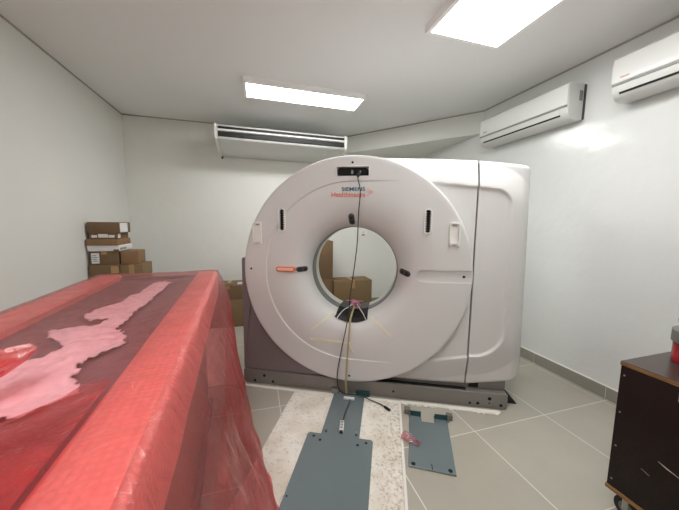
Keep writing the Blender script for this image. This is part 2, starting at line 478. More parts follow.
# ------------------------------------------------------------------ air conditioners
def under_ceiling_ac():
    x0, x1 = -0.47, 1.30
    t = empty('ceiling_air_conditioner', ((x0 + x1) / 2, YB, 2.42)); tag(t, 'wide white air conditioner with two black slots high on the back wall', 'air conditioner')
    def P(y, z): return (y - YB, z - 2.42)
    a, b = x0 - (x0 + x1) / 2, x1 - (x0 + x1) / 2
    prof = [P(4.075, 2.69), P(4.06, 2.675), P(4.055, 2.60), P(4.07, 2.525), P(4.10, 2.503), P(4.60, 2.425), P(4.70, 2.42), P(4.74, 2.43), P(4.74, 2.70), P(4.11, 2.70)]
    m = MB(); m.prism(prof, 'x', a + 0.03, b - 0.03, 0.004, 1); m.out('body', M['offwhite'], t, 30)
    cap = [P(4.07, 2.70), P(4.048, 2.685), P(4.043, 2.60), P(4.058, 2.52), P(4.095, 2.492), P(4.60, 2.413), P(4.71, 2.408), P(4.74, 2.42), P(4.74, 2.71), P(4.11, 2.71)]
    for u0, u1 in ((a, a + 0.03), (b - 0.03, b)):
        m = MB(); m.prism(cap, 'x', u0, u1, 0.006, 2); m.out('end_cap', M['white'], t, 30)
    for z0, z1 in ((2.634, 2.664), (2.540, 2.60)):
        m = MB(); m.box((a + 0.045, 4.049 - YB, z0 - 2.42), (b - 0.045, 4.075 - YB, z1 - 2.42), 0.003, 1); s = m.out('air_slot', M['slot'], t)
    m = MB(); m.prism([P(4.045, 2.630), P(4.034, 2.622), P(4.036, 2.608), P(4.075, 2.604), P(4.075, 2.632)], 'x', a + 0.04, b - 0.04); m.out('louver', M['white'], t, 30)
    # slim cross-bars inside the lower slot
    for k in range(22):
        xx = a + 0.1 + k * (b - a - 0.2) / 21
        m = MB(); m.box((xx - 0.002, 4.046 - YB, 2.548 - 2.42), (xx + 0.002, 4.05 - YB, 2.598 - 2.42))
        m.out('slot_vane', M['slot'], t)
    m = MB(); m.cyl((a + 0.03, -0.06, 0.0), (a + 0.03, -0.06, -0.035), 0.018, 14, 0.014, 0.003); m.out('drain_stub', M['black'], t)
    m = MB(); m.box((b - 0.30, 4.29 - YB, 0.045), (b - 0.265, 4.31 - YB, 0.056), 0.003); m.out('receiver_eye', M['white'], t)
    m = MB(); m.prism([(a + .10, 0), (a + .17, 0), (a + .17, .012), (a + .10, .012)], 'y', -.003, 0)
    o = m.out('emblem', M['acgrey'], t); o.location = (0, 4.17 - YB, .0745)
    return t
under_ceiling_ac()

def split_ac(y_far, y_near, dz, label, mark):
    """wall split unit on the right wall; local x = out of the wall (negative), y along it"""
    t = empty('wall_air_conditioner', (XR, (y_far + y_near) / 2, 2.39 + dz)); tag(t, label, 'air conditioner', 'wall split air conditioners')
    a = (y_near - y_far) / 2; b = -a      # a < 0 < b
    body = [(-0.02, 0.31), (-0.175, 0.30), (-0.196, 0.285), (-0.20, 0.25), (-0.20, 0.115), (-0.197, 0.06), (-0.18, 0.025), (-0.15, 0.003), (-0.10, -0.008), (-0.02, 0.0)]
    def pr(name, poly, y0, y1, mat, bev=0.0, sm=30):
        m = MB()
        n = len(poly)
        v = [(p[0], y0, p[1]) for p in poly] + [(p[0], y1, p[1]) for p in poly]
        f = [tuple(range(n)), tuple(range(2 * n - 1, n - 1, -1))] + [(i, n + i, n + (i + 1) % n, (i + 1) % n) for i in range(n)]
        b_ = bmesh.new(); vv = [b_.verts.new(q) for q in v]
        for q in f: b_.faces.new([vv[i] for i in q])
        bmesh.ops.recalc_face_normals(b_, faces=b_.faces)
        if bev:
            es = [e for e in b_.edges if e.calc_face_angle(0) > 1.2]
            bmesh.ops.bevel(b_, geom=es, offset=bev, segments=2, affect='EDGES', profile=0.5)
        m.bm(b_); return m.out(name, mat, t, sm)
    pr('body', body, a, b, M['offwhite'], 0.006)
    panel = [(-0.16, 0.305), (-0.185, 0.302), (-0.205, 0.288), (-0.209, 0.25), (-0.209, 0.118), (-0.203, 0.112), (-0.19, 0.112), (-0.19, 0.29)]
    pr('front_panel', panel, a + 0.004, b - 0.004, M['acgloss'], 0.0)
    pr('panel_strip', [(-0.19, 0.112), (-0.2065, 0.111), (-0.206, 0.096), (-0.19, 0.096)], a + 0.006, b - 0.006, M['acgrey'])
    flap = [(-0.198, 0.094), (-0.205, 0.091), (-0.203, 0.056), (-0.197, 0.044), (-0.186, 0.044), (-0.19, 0.094)]
    pr('air_flap', flap, a + 0.07, b - 0.05, M['offwhite'])
    pr('air_slot', [(-0.197, 0.044), (-0.1915, 0.033), (-0.182, 0.033), (-0.182, 0.044)], a + 0.07, b - 0.05, M['slot'])
    pr('mounting_plate', [(0.0, 0.30), (-0.02, 0.30), (-0.02, 0.008), (0.0, 0.008)], a - 0.004, b + 0.004, M['dgrey'])
    m = MB(); m.box((-0.075, a - 0.003, 0.16), (-0.035, a + 0.004, 0.245), 0.002, 1); m.out('rating_label', M['acgrey'], t)
    m = MB(); m.box((-0.2105, b - 0.11, 0.140), (-0.207, b - 0.055, 0.150), 0.001, 1); m.out('emblem', mark, t)
    return t
split_ac(2.955, 1.94, 0.0, 'white wall air conditioner above the scanner, whole and further along the right wall', M['acgrey'])
split_ac(1.625, 0.60, 0.015, 'white wall air conditioner cut off by the upper right photo edge', M['faded'])

# ------------------------------------------------------------------ floor channel and grey plates (scanner frame of reference)
PSI = 0.4551898
G0 = Vector((-0.123, 2.615, 0.0))
def gantry_frame(name): return empty(name, G0, -PSI)
def to_world(p):
    return G0 + Matrix.Rotation(-PSI, 3, 'Z') @ Vector(p)
def put(o):
    """set a mesh modelled in the scanner's frame into the world"""
    o.location = G0; o.rotation_euler = (0, 0, -PSI); return o

ch = MB()
n = 60
poly = []
edge_l = [(0.503 + 0.004 * noise.noise(Vector((k * 0.9, 1, 0))), -0.045 - k * 0.032) for k in range(70)]
edge_r = [(1.385 + 0.004 * noise.noise(Vector((k * 0.9, 9, 0))), -0.045 - k * 0.032) for k in range(70)]
ch.prism(edge_l + edge_r[::-1], 'z', 0.0002, 0.0025)
put(ch.out('floor_strip', M['concrete'], None, None, 'structure'))
tr = MB(); tr.box((1.387, -2.2, 0.0), (1.404, -0.045, 0.004), 0.001, 1)
tr.box((0.03, -0.068, 0.0), (1.4, -0.035, 0.008), 0.003, 1)
tr.prism([(1.40, -0.035), (2.15, -0.03), (2.165, -0.045), (2.14, -0.075), (1.40, -0.068)], 'z', 0, 0.012, 0.003)
put(tr.out('trim_5', M['plaster'], None, 40, 'structure'))
cr = MB()
for k in range(16):
    x = 1.40 + random.random() * 0.75; r = 0.006 + random.random() * 0.008
    b_ = bmesh.new(); bmesh.ops.create_icosphere(b_, subdivisions=1, radius=r)
    for v in b_.verts: v.co = Vector((x + v.co.x * 1.5, -0.075 + random.random() * 0.003 + v.co.y, 0.004 + v.co.z * 0.6))
    cr.bm(b_)
o = put(cr.out('plaster_crumbs', M['plaster'], None, 60, 'stuff')); o['label'] = 'white plaster crumbs along the strip before the scanner'; o['category'] = 'crumbs'

dp = gantry_frame('docking_plate'); tag(dp, 'long blue-grey steel plate lying on the whitewashed strip before the scanner', 'plate')
m = MB()
m.prism([(0.765, -1.12), (1.195, -1.12), (1.203, -1.11), (1.203, -0.535), (1.19, -0.522), (1.11, -0.522), (1.107, -0.03), (0.85, -0.03), (0.848, -0.522), (0.77, -0.522), (0.757, -0.535), (0.757, -1.11)], 'z', 0.003, 0.016, 0.002, 1)
m.out('plate_body', M['plate'], dp, 35)
for x, y, r in ((0.804, -0.555, .010), (0.854, -0.582, .010), (1.106, -0.584, .010), (1.159, -0.557, .010), (0.877, -0.498, .008), (1.088, -0.498, .008), (0.773, -0.999, .006), (1.186, -1.02, .006)):
    m = MB(); m.cyl((x, y, 0.0155), (x, y, 0.017), r, 14); m.out('bolt_hole', M['hole'], dp)
for x in (0.873, 1.084):
    m = MB(); m.cyl((x, -0.475, 0.0155), (x, -0.475, 0.019), 0.008, 12, None, 0.001); m.out('screw', M['steel'], dp)
for x0, x1 in ((0.825, 0.885), (1.03, 1.15)):
    m = MB(); m.prism([(x0, -0.028), (x1, -0.028), (x1, -0.012), (x0, -0.012)], 'z', 0.003, 0.045, 0.003)
    m.box((x0 + .01, -0.055, 0.016), (x1 - .01, -0.02, 0.022), 0.002)
    m.out('mounting_bracket', M['teal_metal'] if x0 > 1 else M['steel'], dp, 35)

wt = MB(); wt.box((-0.044, -0.014, 0), (0.044, 0.014, 0.012), 0.002)
o = wt.out('cable_tag', M['label'], None, 35); o.location = to_world((0.985, -0.105, 0.016)); o.rotation_euler = (0, 0, -PSI)
tag(o, 'small white tag at the foot of the hanging cable', 'tag')

fp = gantry_frame('bracket_plate'); tag(fp, 'small blue-grey notched plate lying alone on the floor tiles', 'plate')
m = MB()
m.prism([(1.423, -0.679), (1.693, -0.700), (1.733, -0.222), (1.640, -0.219), (1.636, -0.268), (1.547, -0.266), (1.546, -0.215), (1.463, -0.213)], 'z', 0.001, 0.011, 0.0015, 1)
m.out('plate_body', M['plate'], fp, 35)
for x0, x1, y in ((1.463, 1.545, -0.20), (1.642, 1.735, -0.208)):
    m = MB(); m.box((x0, y - 0.014, 0.002), (x1, y - 0.008, 0.050), 0.002, 1); m.box((x0, y - 0.008, 0.002), (x1, y + 0.03, 0.008), 0.002, 1)
    m.out('upright_tab', M['teal_metal'], fp, 35)
for x, y in ((1.448, -0.185), (1.752, -0.205)):
    m = MB(); m.box((x - 0.022, y - 0.01, 0.002), (x + 0.022, y + 0.03, 0.045), 0.003, 1); m.out('clip', M['gcollar'], fp, 35)
    m = MB(); m.box((x - 0.003 + (.015 if x < 1.6 else -.015), y - 0.045, 0.011), (x + 0.003 + (.015 if x < 1.6 else -.015), y - 0.012, 0.04), 0.001, 1); m.out('clip_edge', M['steel'], fp, 35)
for x, y in ((1.453, -0.662), (1.664, -0.676)):
    m = MB(); m.cyl((x, y, 0.010), (x, y, 0.013), 0.013, 14); m.out('bolt_hole', M['hole'], fp)
m = MB(); m.box((1.559, -0.688, 0.010), (1.564, -0.645, 0.013)); m.out('notch_line', M['hole'], fp)

# pink plastic scrap
vs, fs = [], []
n = 14
for i in range(n):
    for j in range(n):
        u = i / (n - 1); v = j / (n - 1)
        a = 2 * PI * u; 
        x = (u - .5) * 0.13; y = (v - .5) * 0.085 * (1.1 - 0.5 * u) - 0.035 * (u - .5)
        z = 0.016 + 0.028 * (1 - abs(2 * v - 1)) * (0.6 + 0.4 * math.sin(u * 7)) + 0.016 * noise.noise(Vector((u * 6, v * 6, 2)))
        vs.append((x, y, max(z, 0.0125)))
for i in range(n - 1):
    for j in range(n - 1): fs.append((i * n + j, (i + 1) * n + j, (i + 1) * n + j + 1, i * n + j + 1))
o = link('plastic_scrap', vs, fs, M['scrap'], None, 60); o.location = to_world((1.455, -0.465, 0.0)); o.rotation_euler = (0, 0, -PSI - 0.35)
tag(o, 'crumpled pinkish see-through plastic scrap on the edge of the notched plate', 'plastic scrap')

# ------------------------------------------------------------------ the CT scanner
CU, CZ, RD = 0.980, 1.056, 0.920
PR = [(0.300, 0.42), (0.366, 0.150), (0.371, 0.135), (0.377, 0.108), (0.388, 0.074), (0.405, 0.044), (0.430, 0.016), (0.460, -0.006), (0.50, -0.024), (0.55, -0.037), (0.61, -0.046), (0.68, -0.051), (0.80, -0.054), (0.890, -0.055), (0.908, -0.054), (0.915, -0.050), (0.919, -0.042), (0.920, -0.03)]
_r = [p[0] for p in PR]; _v = [p[1] for p in PR]
def fv(r): return float(np.interp(r, _r, _v))
def step(d):      # the moulded ring line: inside of it the cover lies 5 mm deeper
    t = min(max((0.727 - d) / 0.008, 0.0), 1.0); t = t * t * (3 - 2 * t)
    f = min(max((0.727 - d) / 0.12, 0.0), 1.0)
    return 0.006 * t * (1 - f)
def front_v(u, z):
    x, y = u - CU, z - CZ
    r = math.hypot(x, y)
    th = math.atan2(abs(y), x)
    d = r if x < 0 else abs(y) if abs(y) > 0.3 else r
    fade = 1.0 if x < 0.05 else max(0.0, 1 - (x - 0.05) / 0.32)
    base = fv(r)
    return base + (step(d) * fade if r > 0.58 else 0)

ct = gantry_frame('ct_scanner')
tag(ct, 'big white ring-shaped CT scanner with an open bore standing on a grey steel base', 'CT scanner')

# front cover: rings that follow the moulded line
NA = 256
rings = [0.371, 0.374, 0.377, 0.382, 0.388, 0.394, 0.400, 0.41, 0.42, 0.433, 0.448, 0.465, 0.484, 0.505, 0.53, 0.555, 0.585, 0.615, 0.645, 0.675, 0.70, 0.712, 0.718, 0.7205, 0.723, 0.7255, 0.728, 0.731, 0.74, 0.76, 0.78, 0.81, 0.84, 0.86, 0.875, 0.885, 0.89, 0.90, 0.908, 0.912, 0.915, 0.9175, 0.919, 0.920]
def warp(r, th):
    x = math.cos(th)
    if x <= 0: return r
    s = abs(math.sin(th))
    rho = min(0.727 / max(s, 1e-3), 0.83)          # follow the straight run to the right
    w = max(0.0, 1 - abs(r - 0.727) / 0.17); w = w * w * (3 - 2 * w) if r < 0.727 else max(0.0, 1 - (r - 0.727) / 0.188)
    k = 1.0 if s > 0.82 else max(0.0, (s - 0.5) / 0.32)
    return r + (rho - 0.727) * w * k
vs, fs = [], []
for r in rings:
    for k in range(NA):
        th = 2 * PI * k / NA
        rr = warp(r, th); u = CU + rr * math.cos(th); z = CZ + rr * math.sin(th)
        vs.append((u, front_v(u, z), z))
tail = [(0.920, 0.02), (0.920, 0.10), (0.917, 0.14), (0.89, 0.145), (0.40, 0.165), (0.371, 0.150)]
for r, v in tail:
    for k in range(NA):
        th = 2 * PI * k / NA; vs.append((CU + r * math.cos(th), v, CZ + r * math.sin(th)))
nr = len(rings) + len(tail)
for i in range(nr):
    j = (i + 1) % nr
    for k in range(NA):
        k2 = (k + 1) % NA; fs.append((i * NA + k, i * NA + k2, j * NA + k2, j * NA + k))
fc = fix_normals(link('front_cover', vs, fs, M['cover'], ct, None))
cuts = []
def cutter(poly, v0, v1):
    m = MB(); m.prism(poly, 'y', v0, v1); o = m.out('cutter', M['cover'], None, None); put(o); return o
cuts.append(cutter(rrect(0.852, 1.105, 1.817, 1.884, 0.006), -0.08, -0.030))             # display recess
cuts.append(cutter(rrect(0.162, 0.214, 1.302, 1.444, 0.012), -0.08, -0.040))
cuts.append(cutter(rrect(1.724, 1.776, 1.319, 1.455, 0.012), -0.08, -0.040))
for uc in (0.402, 1.556):
    cuts.append(cutter(rrect(uc - 0.021, uc + 0.021, 1.388, 1.560, 0.020), -0.08, -0.030))
def wedge(poly, fa, fb):
    # cutter whose floor falls linearly between (u, v) = fa and fb
    m = MB(); m.prism(poly, 'y', -0.09, 0.0)
    def fl(u): return fa[1] + (fb[1] - fa[1]) * (u - fa[0]) / (fb[0] - fa[0])
    m.v = [(p[0], p[1] if p[1] < -0.05 else fl(p[0]), p[2]) for p in m.v]
    return put(m.out('cutter', M['cover'], None, None))
tl = lambda u: 1.0525 + 0.047 + (u - 1.5) * 0.02
bl = lambda u: 1.0525 - 0.047 + (u - 1.5) * 0.02
arc_ = [(1.538 + 0.047 * math.cos(math.radians(a)), 1.0525 + 0.047 * math.sin(math.radians(a))) for a in range(90, 271, 12)]
cuts.append(wedge([(1.93, bl(1.93)), (1.93, tl(1.93)), (1.66, tl(1.66)), (1.66, bl(1.66))], (1.62, -0.038), (1.93, -0.045)))
cuts.append(wedge([(1.662, bl(1.662)), (1.662, tl(1.662))] + arc_, (1.49, -0.012), (1.66, -0.0385)))
bpy.context.view_layer.update()
boolean_cut(fc, cuts)
fc.data.shade_smooth(); fc.data.set_sharp_from_angle(angle=math.radians(28))

# bore ring and liner, rear cover
def revolve(name, prof, mat, parent, smooth=35, na=128, closed=True):
    vs, fs = [], []
    for r, v in prof:
        for k in range(na):
            th = 2 * PI * k / na; vs.append((CU + r * math.cos(th), v, CZ + r * math.sin(th)))
    n = len(prof)
    for i in range(n if closed else n - 1):
        j = (i + 1) % n
        for k in range(na):
            k2 = (k + 1) % na; fs.append((i * na + k, i * na + k2, j * na + k2, j * na + k))
    return fix_normals(link(name, vs, fs, mat, parent, smooth))
revolve('bore_ring', [(0.3705, 0.136), (0.3655, 0.142), (0.3655, 0.245), (0.372, 0.25), (0.40, 0.25), (0.40, 0.166), (0.3705, 0.151)], M['ring'], ct)
revolve('bore_liner', [(0.3665, 0.2505), (0.3665, 0.352), (0.372, 0.357), (0.40, 0.357), (0.40, 0.2505)], M['liner'], ct)
revolve('rear_cover', [(0.89, 0.15), (0.895, 0.16), (0.895, 0.70), (0.87, 0.74), (0.80, 0.75), (0.70, 0.735), (0.60, 0.66), (0.50, 0.54), (0.43, 0.42), (0.395, 0.359), (0.41, 0.359), (0.5, 0.34), (0.86, 0.19)], M['cover2'], ct)

# housing at the right of the ring
def ztop(u):
    base = float(np.interp(u, [0.95, 1.33, 1.66, 1.91, 2.10, 2.26], [1.976, 1.968, 1.953, 1.936, 1.915, 1.893]))
    r = 0.05; d = 2.306 - u
    return base - (r - math.sqrt(max(0.0, r * r - (r - d) ** 2)) if d < r else 0)
def zbot(u):
    base = float(np.interp(u, [0.95, 1.66, 1.93, 2.15, 2.262], [0.146, 0.146, 0.156, 0.196, 0.222]))
    r = 0.085; d = 2.306 - u
    return base + (r - math.sqrt(max(0.0, r * r - (r - d) ** 2)) if d < r else 0)
def recess(u, z):
    zt = float(np.interp(u, [1.0, 1.636, 1.921, 2.107, 2.3], [1.79, 1.766, 1.734, 1.712, 1.69]))
    zb = float(np.interp(u, [1.0, 1.68, 1.928, 2.10, 2.3], [0.33, 0.358, 0.412, 0.43, 0.44]))
    ur = 2.150 if z > 1.2 else 2.150 + 0.012 * (1.2 - z)
    a, b, c = zt - z, z - zb, ur - u
    d = min(a, b, c)
    for vert, R in ((a, 0.11), (b, 0.20)):
        if vert < R and c < R: d = min(d, R - math.hypot(R - vert, R - c))
    w = 0.016
    t = min(max(d / w, 0), 1); t = t * t * (3 - 2 * t)
    out_ = min(max(-d / 0.17, 0.0), 1.0)
    return 0.016 * t + 0.045 * out_ ** 1.15
def edge_round(d, r):
    return r - math.sqrt(max(0.0, r * r - (r - d) ** 2)) if d < r else 0.0
def housing(name, u0f, u1, right_edge, cols):
    """front skin on a (column, row) grid, then skins back to the rear"""
    rows = [0, .002, .005, .009, .014, .02] + [0.02 + 0.96 * (i + 1) / 200 for i in range(199)] + [.98, .986, .991, .995, .998, 1]
    vs, fs = [], []
    nc, nw = len(cols), len(rows)
    for t in rows:
        for s in cols:
            zz = 0.22 + t * 1.72
            u0 = u0f(zz)
            u = u0 + (u1 - u0) * s
            z = zbot(u) + t * (ztop(u) - zbot(u))
            v = recess(u, z) + 0.0
            dt, db = ztop(u) - z, z - zbot(u)
            v += edge_round(dt, 0.03) + edge_round(db, 0.03)
            if right_edge:
                v += edge_round(max(0.0, u1 - u), 0.10)
                u += 0.034 * s * s * max(0.0, min(1.0, (1.85 - z) / 1.4))      # the flank leans out towards the floor
            vs.append((u, v, z))
    for i in range(nw - 1):
        for j in range(nc - 1):
            a = i * nc + j; fs.append((a, a + 1, a + nc + 1, a + nc))
    # skins to the rear
    loop = [j for j in range(nc)] + [i * nc + nc - 1 for i in range(1, nw)] + [(nw - 1) * nc + j for j in range(nc - 2, -1, -1)] + [i * nc for i in range(nw - 2, 0, -1)]
    k0 = len(vs)
    for i in loop: vs.append((vs[i][0], 0.12, vs[i][2]))
    n = len(loop)
    for i in range(n):
        j = (i + 1) % n; fs.append((loop[i], k0 + i, k0 + j, loop[j]))
    if right_edge:
        k1 = len(vs)
        for i in loop: vs.append((vs[i][0], 0.70, vs[i][2]))
        for i in range(n):
            j = (i + 1) % n; fs.append((k0 + i, k1 + i, k1 + j, k0 + j))
        fs.append(tuple(k1 + i for i in range(n)))
    return fix_normals(link(name, vs, fs, M['cover'], ct, 50))
def uleft(z):
    d = abs(z - CZ)
    return CU + (math.sqrt(max(0.0, 0.88 ** 2 - d * d)) if d < 0.88 else 0.0)
cl = [i / 60 for i in range(61)]
housing('shoulder_panel', uleft, 1.9085, False, cl)
cr_ = [i / 40 * 0.78 for i in range(41)] + [0.78 + 0.22 * math.sin(i / 30 * PI / 2) for i in range(1, 31)]
housing('side_cover', lambda z: 1.9215, 2.306, True, cr_)
B('seam_strip', (1.895, 0.07, 0.23), (1.935, 0.115, 1.91), M['seam'], ct)
# top and rear closing box behind the shoulder
m = MB(); m.prism([(1.03, 1.962), (1.33, 1.955), (1.66, 1.937), (1.905, 1.92), (1.905, 0.24), (1.50, 0.24), (1.75, 0.60), (1.86, 0.90), (1.888, 1.06), (1.86, 1.30), (1.72, 1.58), (1.50, 1.80), (1.25, 1.915), (1.03, 1.955)], 'y', 0.125, 0.70)
m.out('rear_shoulder', M['cover2'], ct, 30)

# steel base
def holes(lst, parent, name='bolt_hole', v=0.0):
    for u, z, r in lst:
        m = MB(); m.cyl((u, v - 0.0015, z), (u, v + 0.01, z), r, 14); m.out(name, M['hole'], parent)
m = MB(); m.prism([(0.0, 0.03), (0.012, 0.008), (0.03, 0.0), (2.205, 0.0), (2.22, 0.008), (2.226, 0.03), (2.226, 0.125), (0.0, 0.125)], 'y', 0.0, 0.07, 0.003, 1)
beam = m.out('base_beam', M['frame2'], ct, 35)
holes([(0.108, 0.027, .012), (0.199, 0.080, .013), (0.281, 0.031, .012), (1.343, 0.059, .009), (1.948, 0.032, .010), (2.008, 0.036, .012), (2.093, 0.083, .014), (2.093, 0.045, .006), (2.179, 0.036, .012)], beam)
B('beam_gap', (0.01, 0.02, 0.120), (1.92, 0.055, 0.130), M['hole'], ct)
m = MB(); m.prism([(0.002, 0.132), (0.95, 0.132), (0.95, 1.145), (0.014, 1.145), (0.002, 1.133)], 'y', 0.012, 0.055, 0.002, 1)
# keep the stand clear of the bore: only the left wedge beyond the ring
m = MB()
arc = [(CU + 0.86 * math.cos(math.radians(a)), CZ + 0.86 * math.sin(math.radians(a))) for a in range(174, 262, 4)]
m.prism([(0.002, 0.132), (0.95, 0.132)] + arc[::-1] + [(0.14, 1.145), (0.014, 1.145), (0.002, 1.133)], 'y', 0.012, 0.06, 0.0, 1)
m.out('stand_panel', M['frame'], ct, 35)
B('lower_panel', (0.955, 0.060, 0.129), (2.222, 0.10, 0.235), M['frame2'], ct, 0.002)
B('cable_opening', (1.945, 0.056, 0.136), (2.02, 0.08, 0.190), M['hole'], ct)
for u0, u1 in ((0.004, 0.07), (2.15, 2.222)):
    B('base_rail', (u0, 0.075, 0.0), (u1, 0.74, 0.10), M['frame'], ct, 0.004)
B('rear_beam', (0.004, 0.745, 0.0), (2.222, 0.80, 0.12), M['frame'], ct, 0.004)
B('rear_post', (0.01, 0.60, 0.10), (0.07, 0.70, 1.13), M['frame'], ct, 0.004)
m = MB(); m.prism([(2.215, 0.0), (2.335, 0.0), (2.335, 0.006), (2.24, 0.115), (2.215, 0.115)], 'y', 0.10, 0.16, 0.002, 1)
m.out('corner_foot', M['black'], ct, 35)

# display and small fittings on the front cover
dis = MB(); dis.prism([(0.86, 1.822), (1.10, 1.820), (1.10, 1.858), (1.093, 1.872), (1.075, 1.878), (0.882, 1.880), (0.867, 1.874), (0.86, 1.860)], 'y', -0.046, -0.030, 0.002, 1)
d_ = dis.out('display_panel', M['hole'], ct, 35)
m = MB(); m.prism(rrect(0.966, 0.982, 1.832, 1.862, 0.007), 'y', -0.0475, -0.044); m.out('display_symbol', M['acgrey'], d_)
m = MB(); m.prism(rrect(1.02, 1.045, 1.838, 1.86, 0.006), 'y', -0.0475, -0.044); m.out('cable_socket', M['black'], d_)
m = MB(); m.tube([(0.852, -0.056, 1.82), (0.852, -0.056, 1.88), (0.862, -0.056, 1.888), (1.10, -0.056, 1.886), (1.107, -0.056, 1.878), (1.107, -0.056, 1.818)], 0.004, 6); m.out('display_rim', M['cover'], ct, 40)
for u, z in ((0.977, 1.918), (0.124, 1.062), (0.976, 0.189)):
    m = MB(); m.cyl((u, fv(math.hypot(u - CU, z - CZ)) - 0.0015, z), (u, 0.0, z), 0.009, 14); m.out('screw_hole', M['hole'], ct)
u, z = 1.835, 1.059
m = MB(); m.cyl((u, -0.0465, z), (u, -0.03, z), 0.010, 14); m.out('screw_hole', M['hole'], ct)

def ring_frame(name, outer, inner, v0, v1, mat, parent):
    n = len(outer); vs = []
    for P, v in ((outer, v0), (inner, v0), (inner, v1), (outer, v1)):
        vs += [(p[0], v, p[1]) for p in P]
    fs = []
    for i in range(4):
        j = (i + 1) % 4
        for k in range(n):
            k2 = (k + 1) % n; fs.append((i * n + k, i * n + k2, j * n + k2, j * n + k))
    return fix_normals(link(name, vs, fs, mat, parent, 35))
for u0, u1, z0, z1 in ((0.150, 0.226, 1.290, 1.456), (1.712, 1.788, 1.307, 1.467)):
    h = ring_frame('handle_frame', rrect(u0, u1, z0, z1, 0.02), rrect(u0 + 0.011, u1 - 0.011, z0 + 0.011, z1 - 0.011, 0.011), -0.068, -0.035, M['white'], ct)
    uc = (u0 + u1) / 2
    m = MB(); m.box((uc - 0.0255, -0.054, z0 + 0.013), (uc + 0.0255, -0.038, z1 - 0.013), 0.001, 1); m.out('handle_insert', M['white'], h, 35)
    m = MB(); m.box((uc - 0.016, -0.0555, z1 - 0.028), (uc + 0.016, -0.05, z1 - 0.020), 0.001, 1); m.out('latch_tab', M['acgrey'], h, 35)
    m = MB(); m.box((u0 + 0.0, -0.066, z0 - 0.018), (u0 + 0.02, -0.05, z0 + 0.012), 0.004); m.box((u1 - 0.02, -0.066, z0 - 0.018), (u1, -0.05, z0 + 0.012), 0.004)
    m.box((uc - 0.012, -0.064, z0 - 0.01), (uc + 0.012, -0.05, z0 + 0.006), 0.003); m.out('latch_foot', M['white'], h, 35)
for uc in (0.402, 1.556):
    m = MB(); m.prism(rrect(uc - 0.0205, uc + 0.0205, 1.3885, 1.5595, 0.0195), 'y', -0.036, -0.029); vs_ = m.out('vent_slot', M['blackm'], ct, 35)
    m = MB()
    for k in range(8):
        z = 1.408 + k * 0.0185
        for sg in (-1, 1):
            m.box((uc + sg * 0.021 - 0.0085, -0.063, z - 0.004), (uc + sg * 0.021 + 0.0085, -0.05, z + 0.004), 0.0025)
    m.out('slot_teeth', M['white'], vs_, 35)
    ring_frame('slot_frame', rrect(uc - 0.030, uc + 0.030, 1.378, 1.570, 0.029), rrect(uc - 0.0205, uc + 0.0205, 1.3885, 1.5595, 0.0195), -0.061, -0.05, M['white'], vs_)
m = MB(); m.prism(rrect(0.343, 0.508, 1.046, 1.087, 0.020), 'y', -0.056, -0.02, 0.003); ol = m.out('warning_label', M['orange'], ct, 35)
m = MB(); m.prism(rrect(0.356, 0.496, 1.055, 1.079, 0.011), 'y', -0.0575, -0.05); m.out('label_print', M['peach'], ol, 35)

def button(uc, zc, ang, ln, wd):
    """a dark capsule lying on the funnel, long axis at ang in the front plane"""
    r = math.hypot(uc - CU, zc - CZ)
    slope = (fv(r + 0.03) - fv(r - 0.03)) / 0.06
    v = fv(r)
    rad = Vector(((uc - CU) / r, 0, (zc - CZ) / r)); nrm = Vector((-slope * rad.x * -1, -1, slope * rad.z)); nrm = Vector((slope * rad.x, -1, slope * rad.z)).normalized()
    ax = Vector((math.cos(ang), 0, math.sin(ang))); ax = (ax - nrm * ax.dot(nrm)).normalized(); w = nrm.cross(ax)
    mat = Matrix((ax, w, nrm)).transposed().to_4x4(); mat.translation = Vector((uc, v, zc))
    m = MB(); m.prism(rrect(-ln / 2, ln / 2, -wd / 2, wd / 2, wd * 0.48), 'z', -0.015, 0.006, 0.003)
    m.v = [tuple(mat @ Vector(q)) for q in m.v]; o = m.out('button_pod', M['dgrey'], ct, 35)
    for sx in (-1, 1):
        m = MB(); m.cyl((sx * ln * 0.22, 0, 0.005), (sx * ln * 0.22, 0, 0.009), wd * 0.28, 14, None, 0.001)
        m.v = [tuple(mat @ Vector(q)) for q in m.v]; m.out('button', M['black'], o, 35)
button(0.552, 1.062, 0.0, 0.104, 0.044)
button(1.402, 1.064, -0.12, 0.108, 0.048)
button(0.968, 1.484, PI / 2 + 0.04, 0.108, 0.048)

def lettering(name, body, u0, u1, zb, zh, mat, bold):
    cu = bpy.data.curves.new(name, 'FONT'); cu.body = body; cu.size = 1.0; cu.extrude = 0.02; cu.offset = bold
    tmp = bpy.data.objects.new(name, cu); COL.objects.link(tmp)
    dg = bpy.context.evaluated_depsgraph_get(); dg.update()
    me = bpy.data.meshes.new_from_object(tmp.evaluated_get(dg)); bpy.data.objects.remove(tmp)
    xs = [v.co.x for v in me.vertices]; ys = [v.co.y for v in me.vertices]
    sx = (u1 - u0) / (max(xs) - min(xs)); sy = zh / (max(ys) - min(ys)); x0 = min(xs); y0 = min(ys)
    for v in me.vertices:
        u = u0 + (v.co.x - x0) * sx; z = zb + (v.co.y - y0) * sy
        v.co = Vector((u, front_v(u, z) - 0.0012 - (0.0012 if v.co.z > 0 else 0), z))
    me.materials.clear(); me.materials.append(mat)
    o = bpy.data.objects.new(name, me); COL.objects.link(o); o.parent = ct
    return fix_normals(o)
lettering('logo_lettering', 'SIEMENS', 0.893, 1.078, 1.703, 0.030, M['teal'], 0.014)
lettering('logo_lettering', 'Healthineers', 0.813, 1.078, 1.657, 0.038, M['logo'], 0.004)
m = MB()
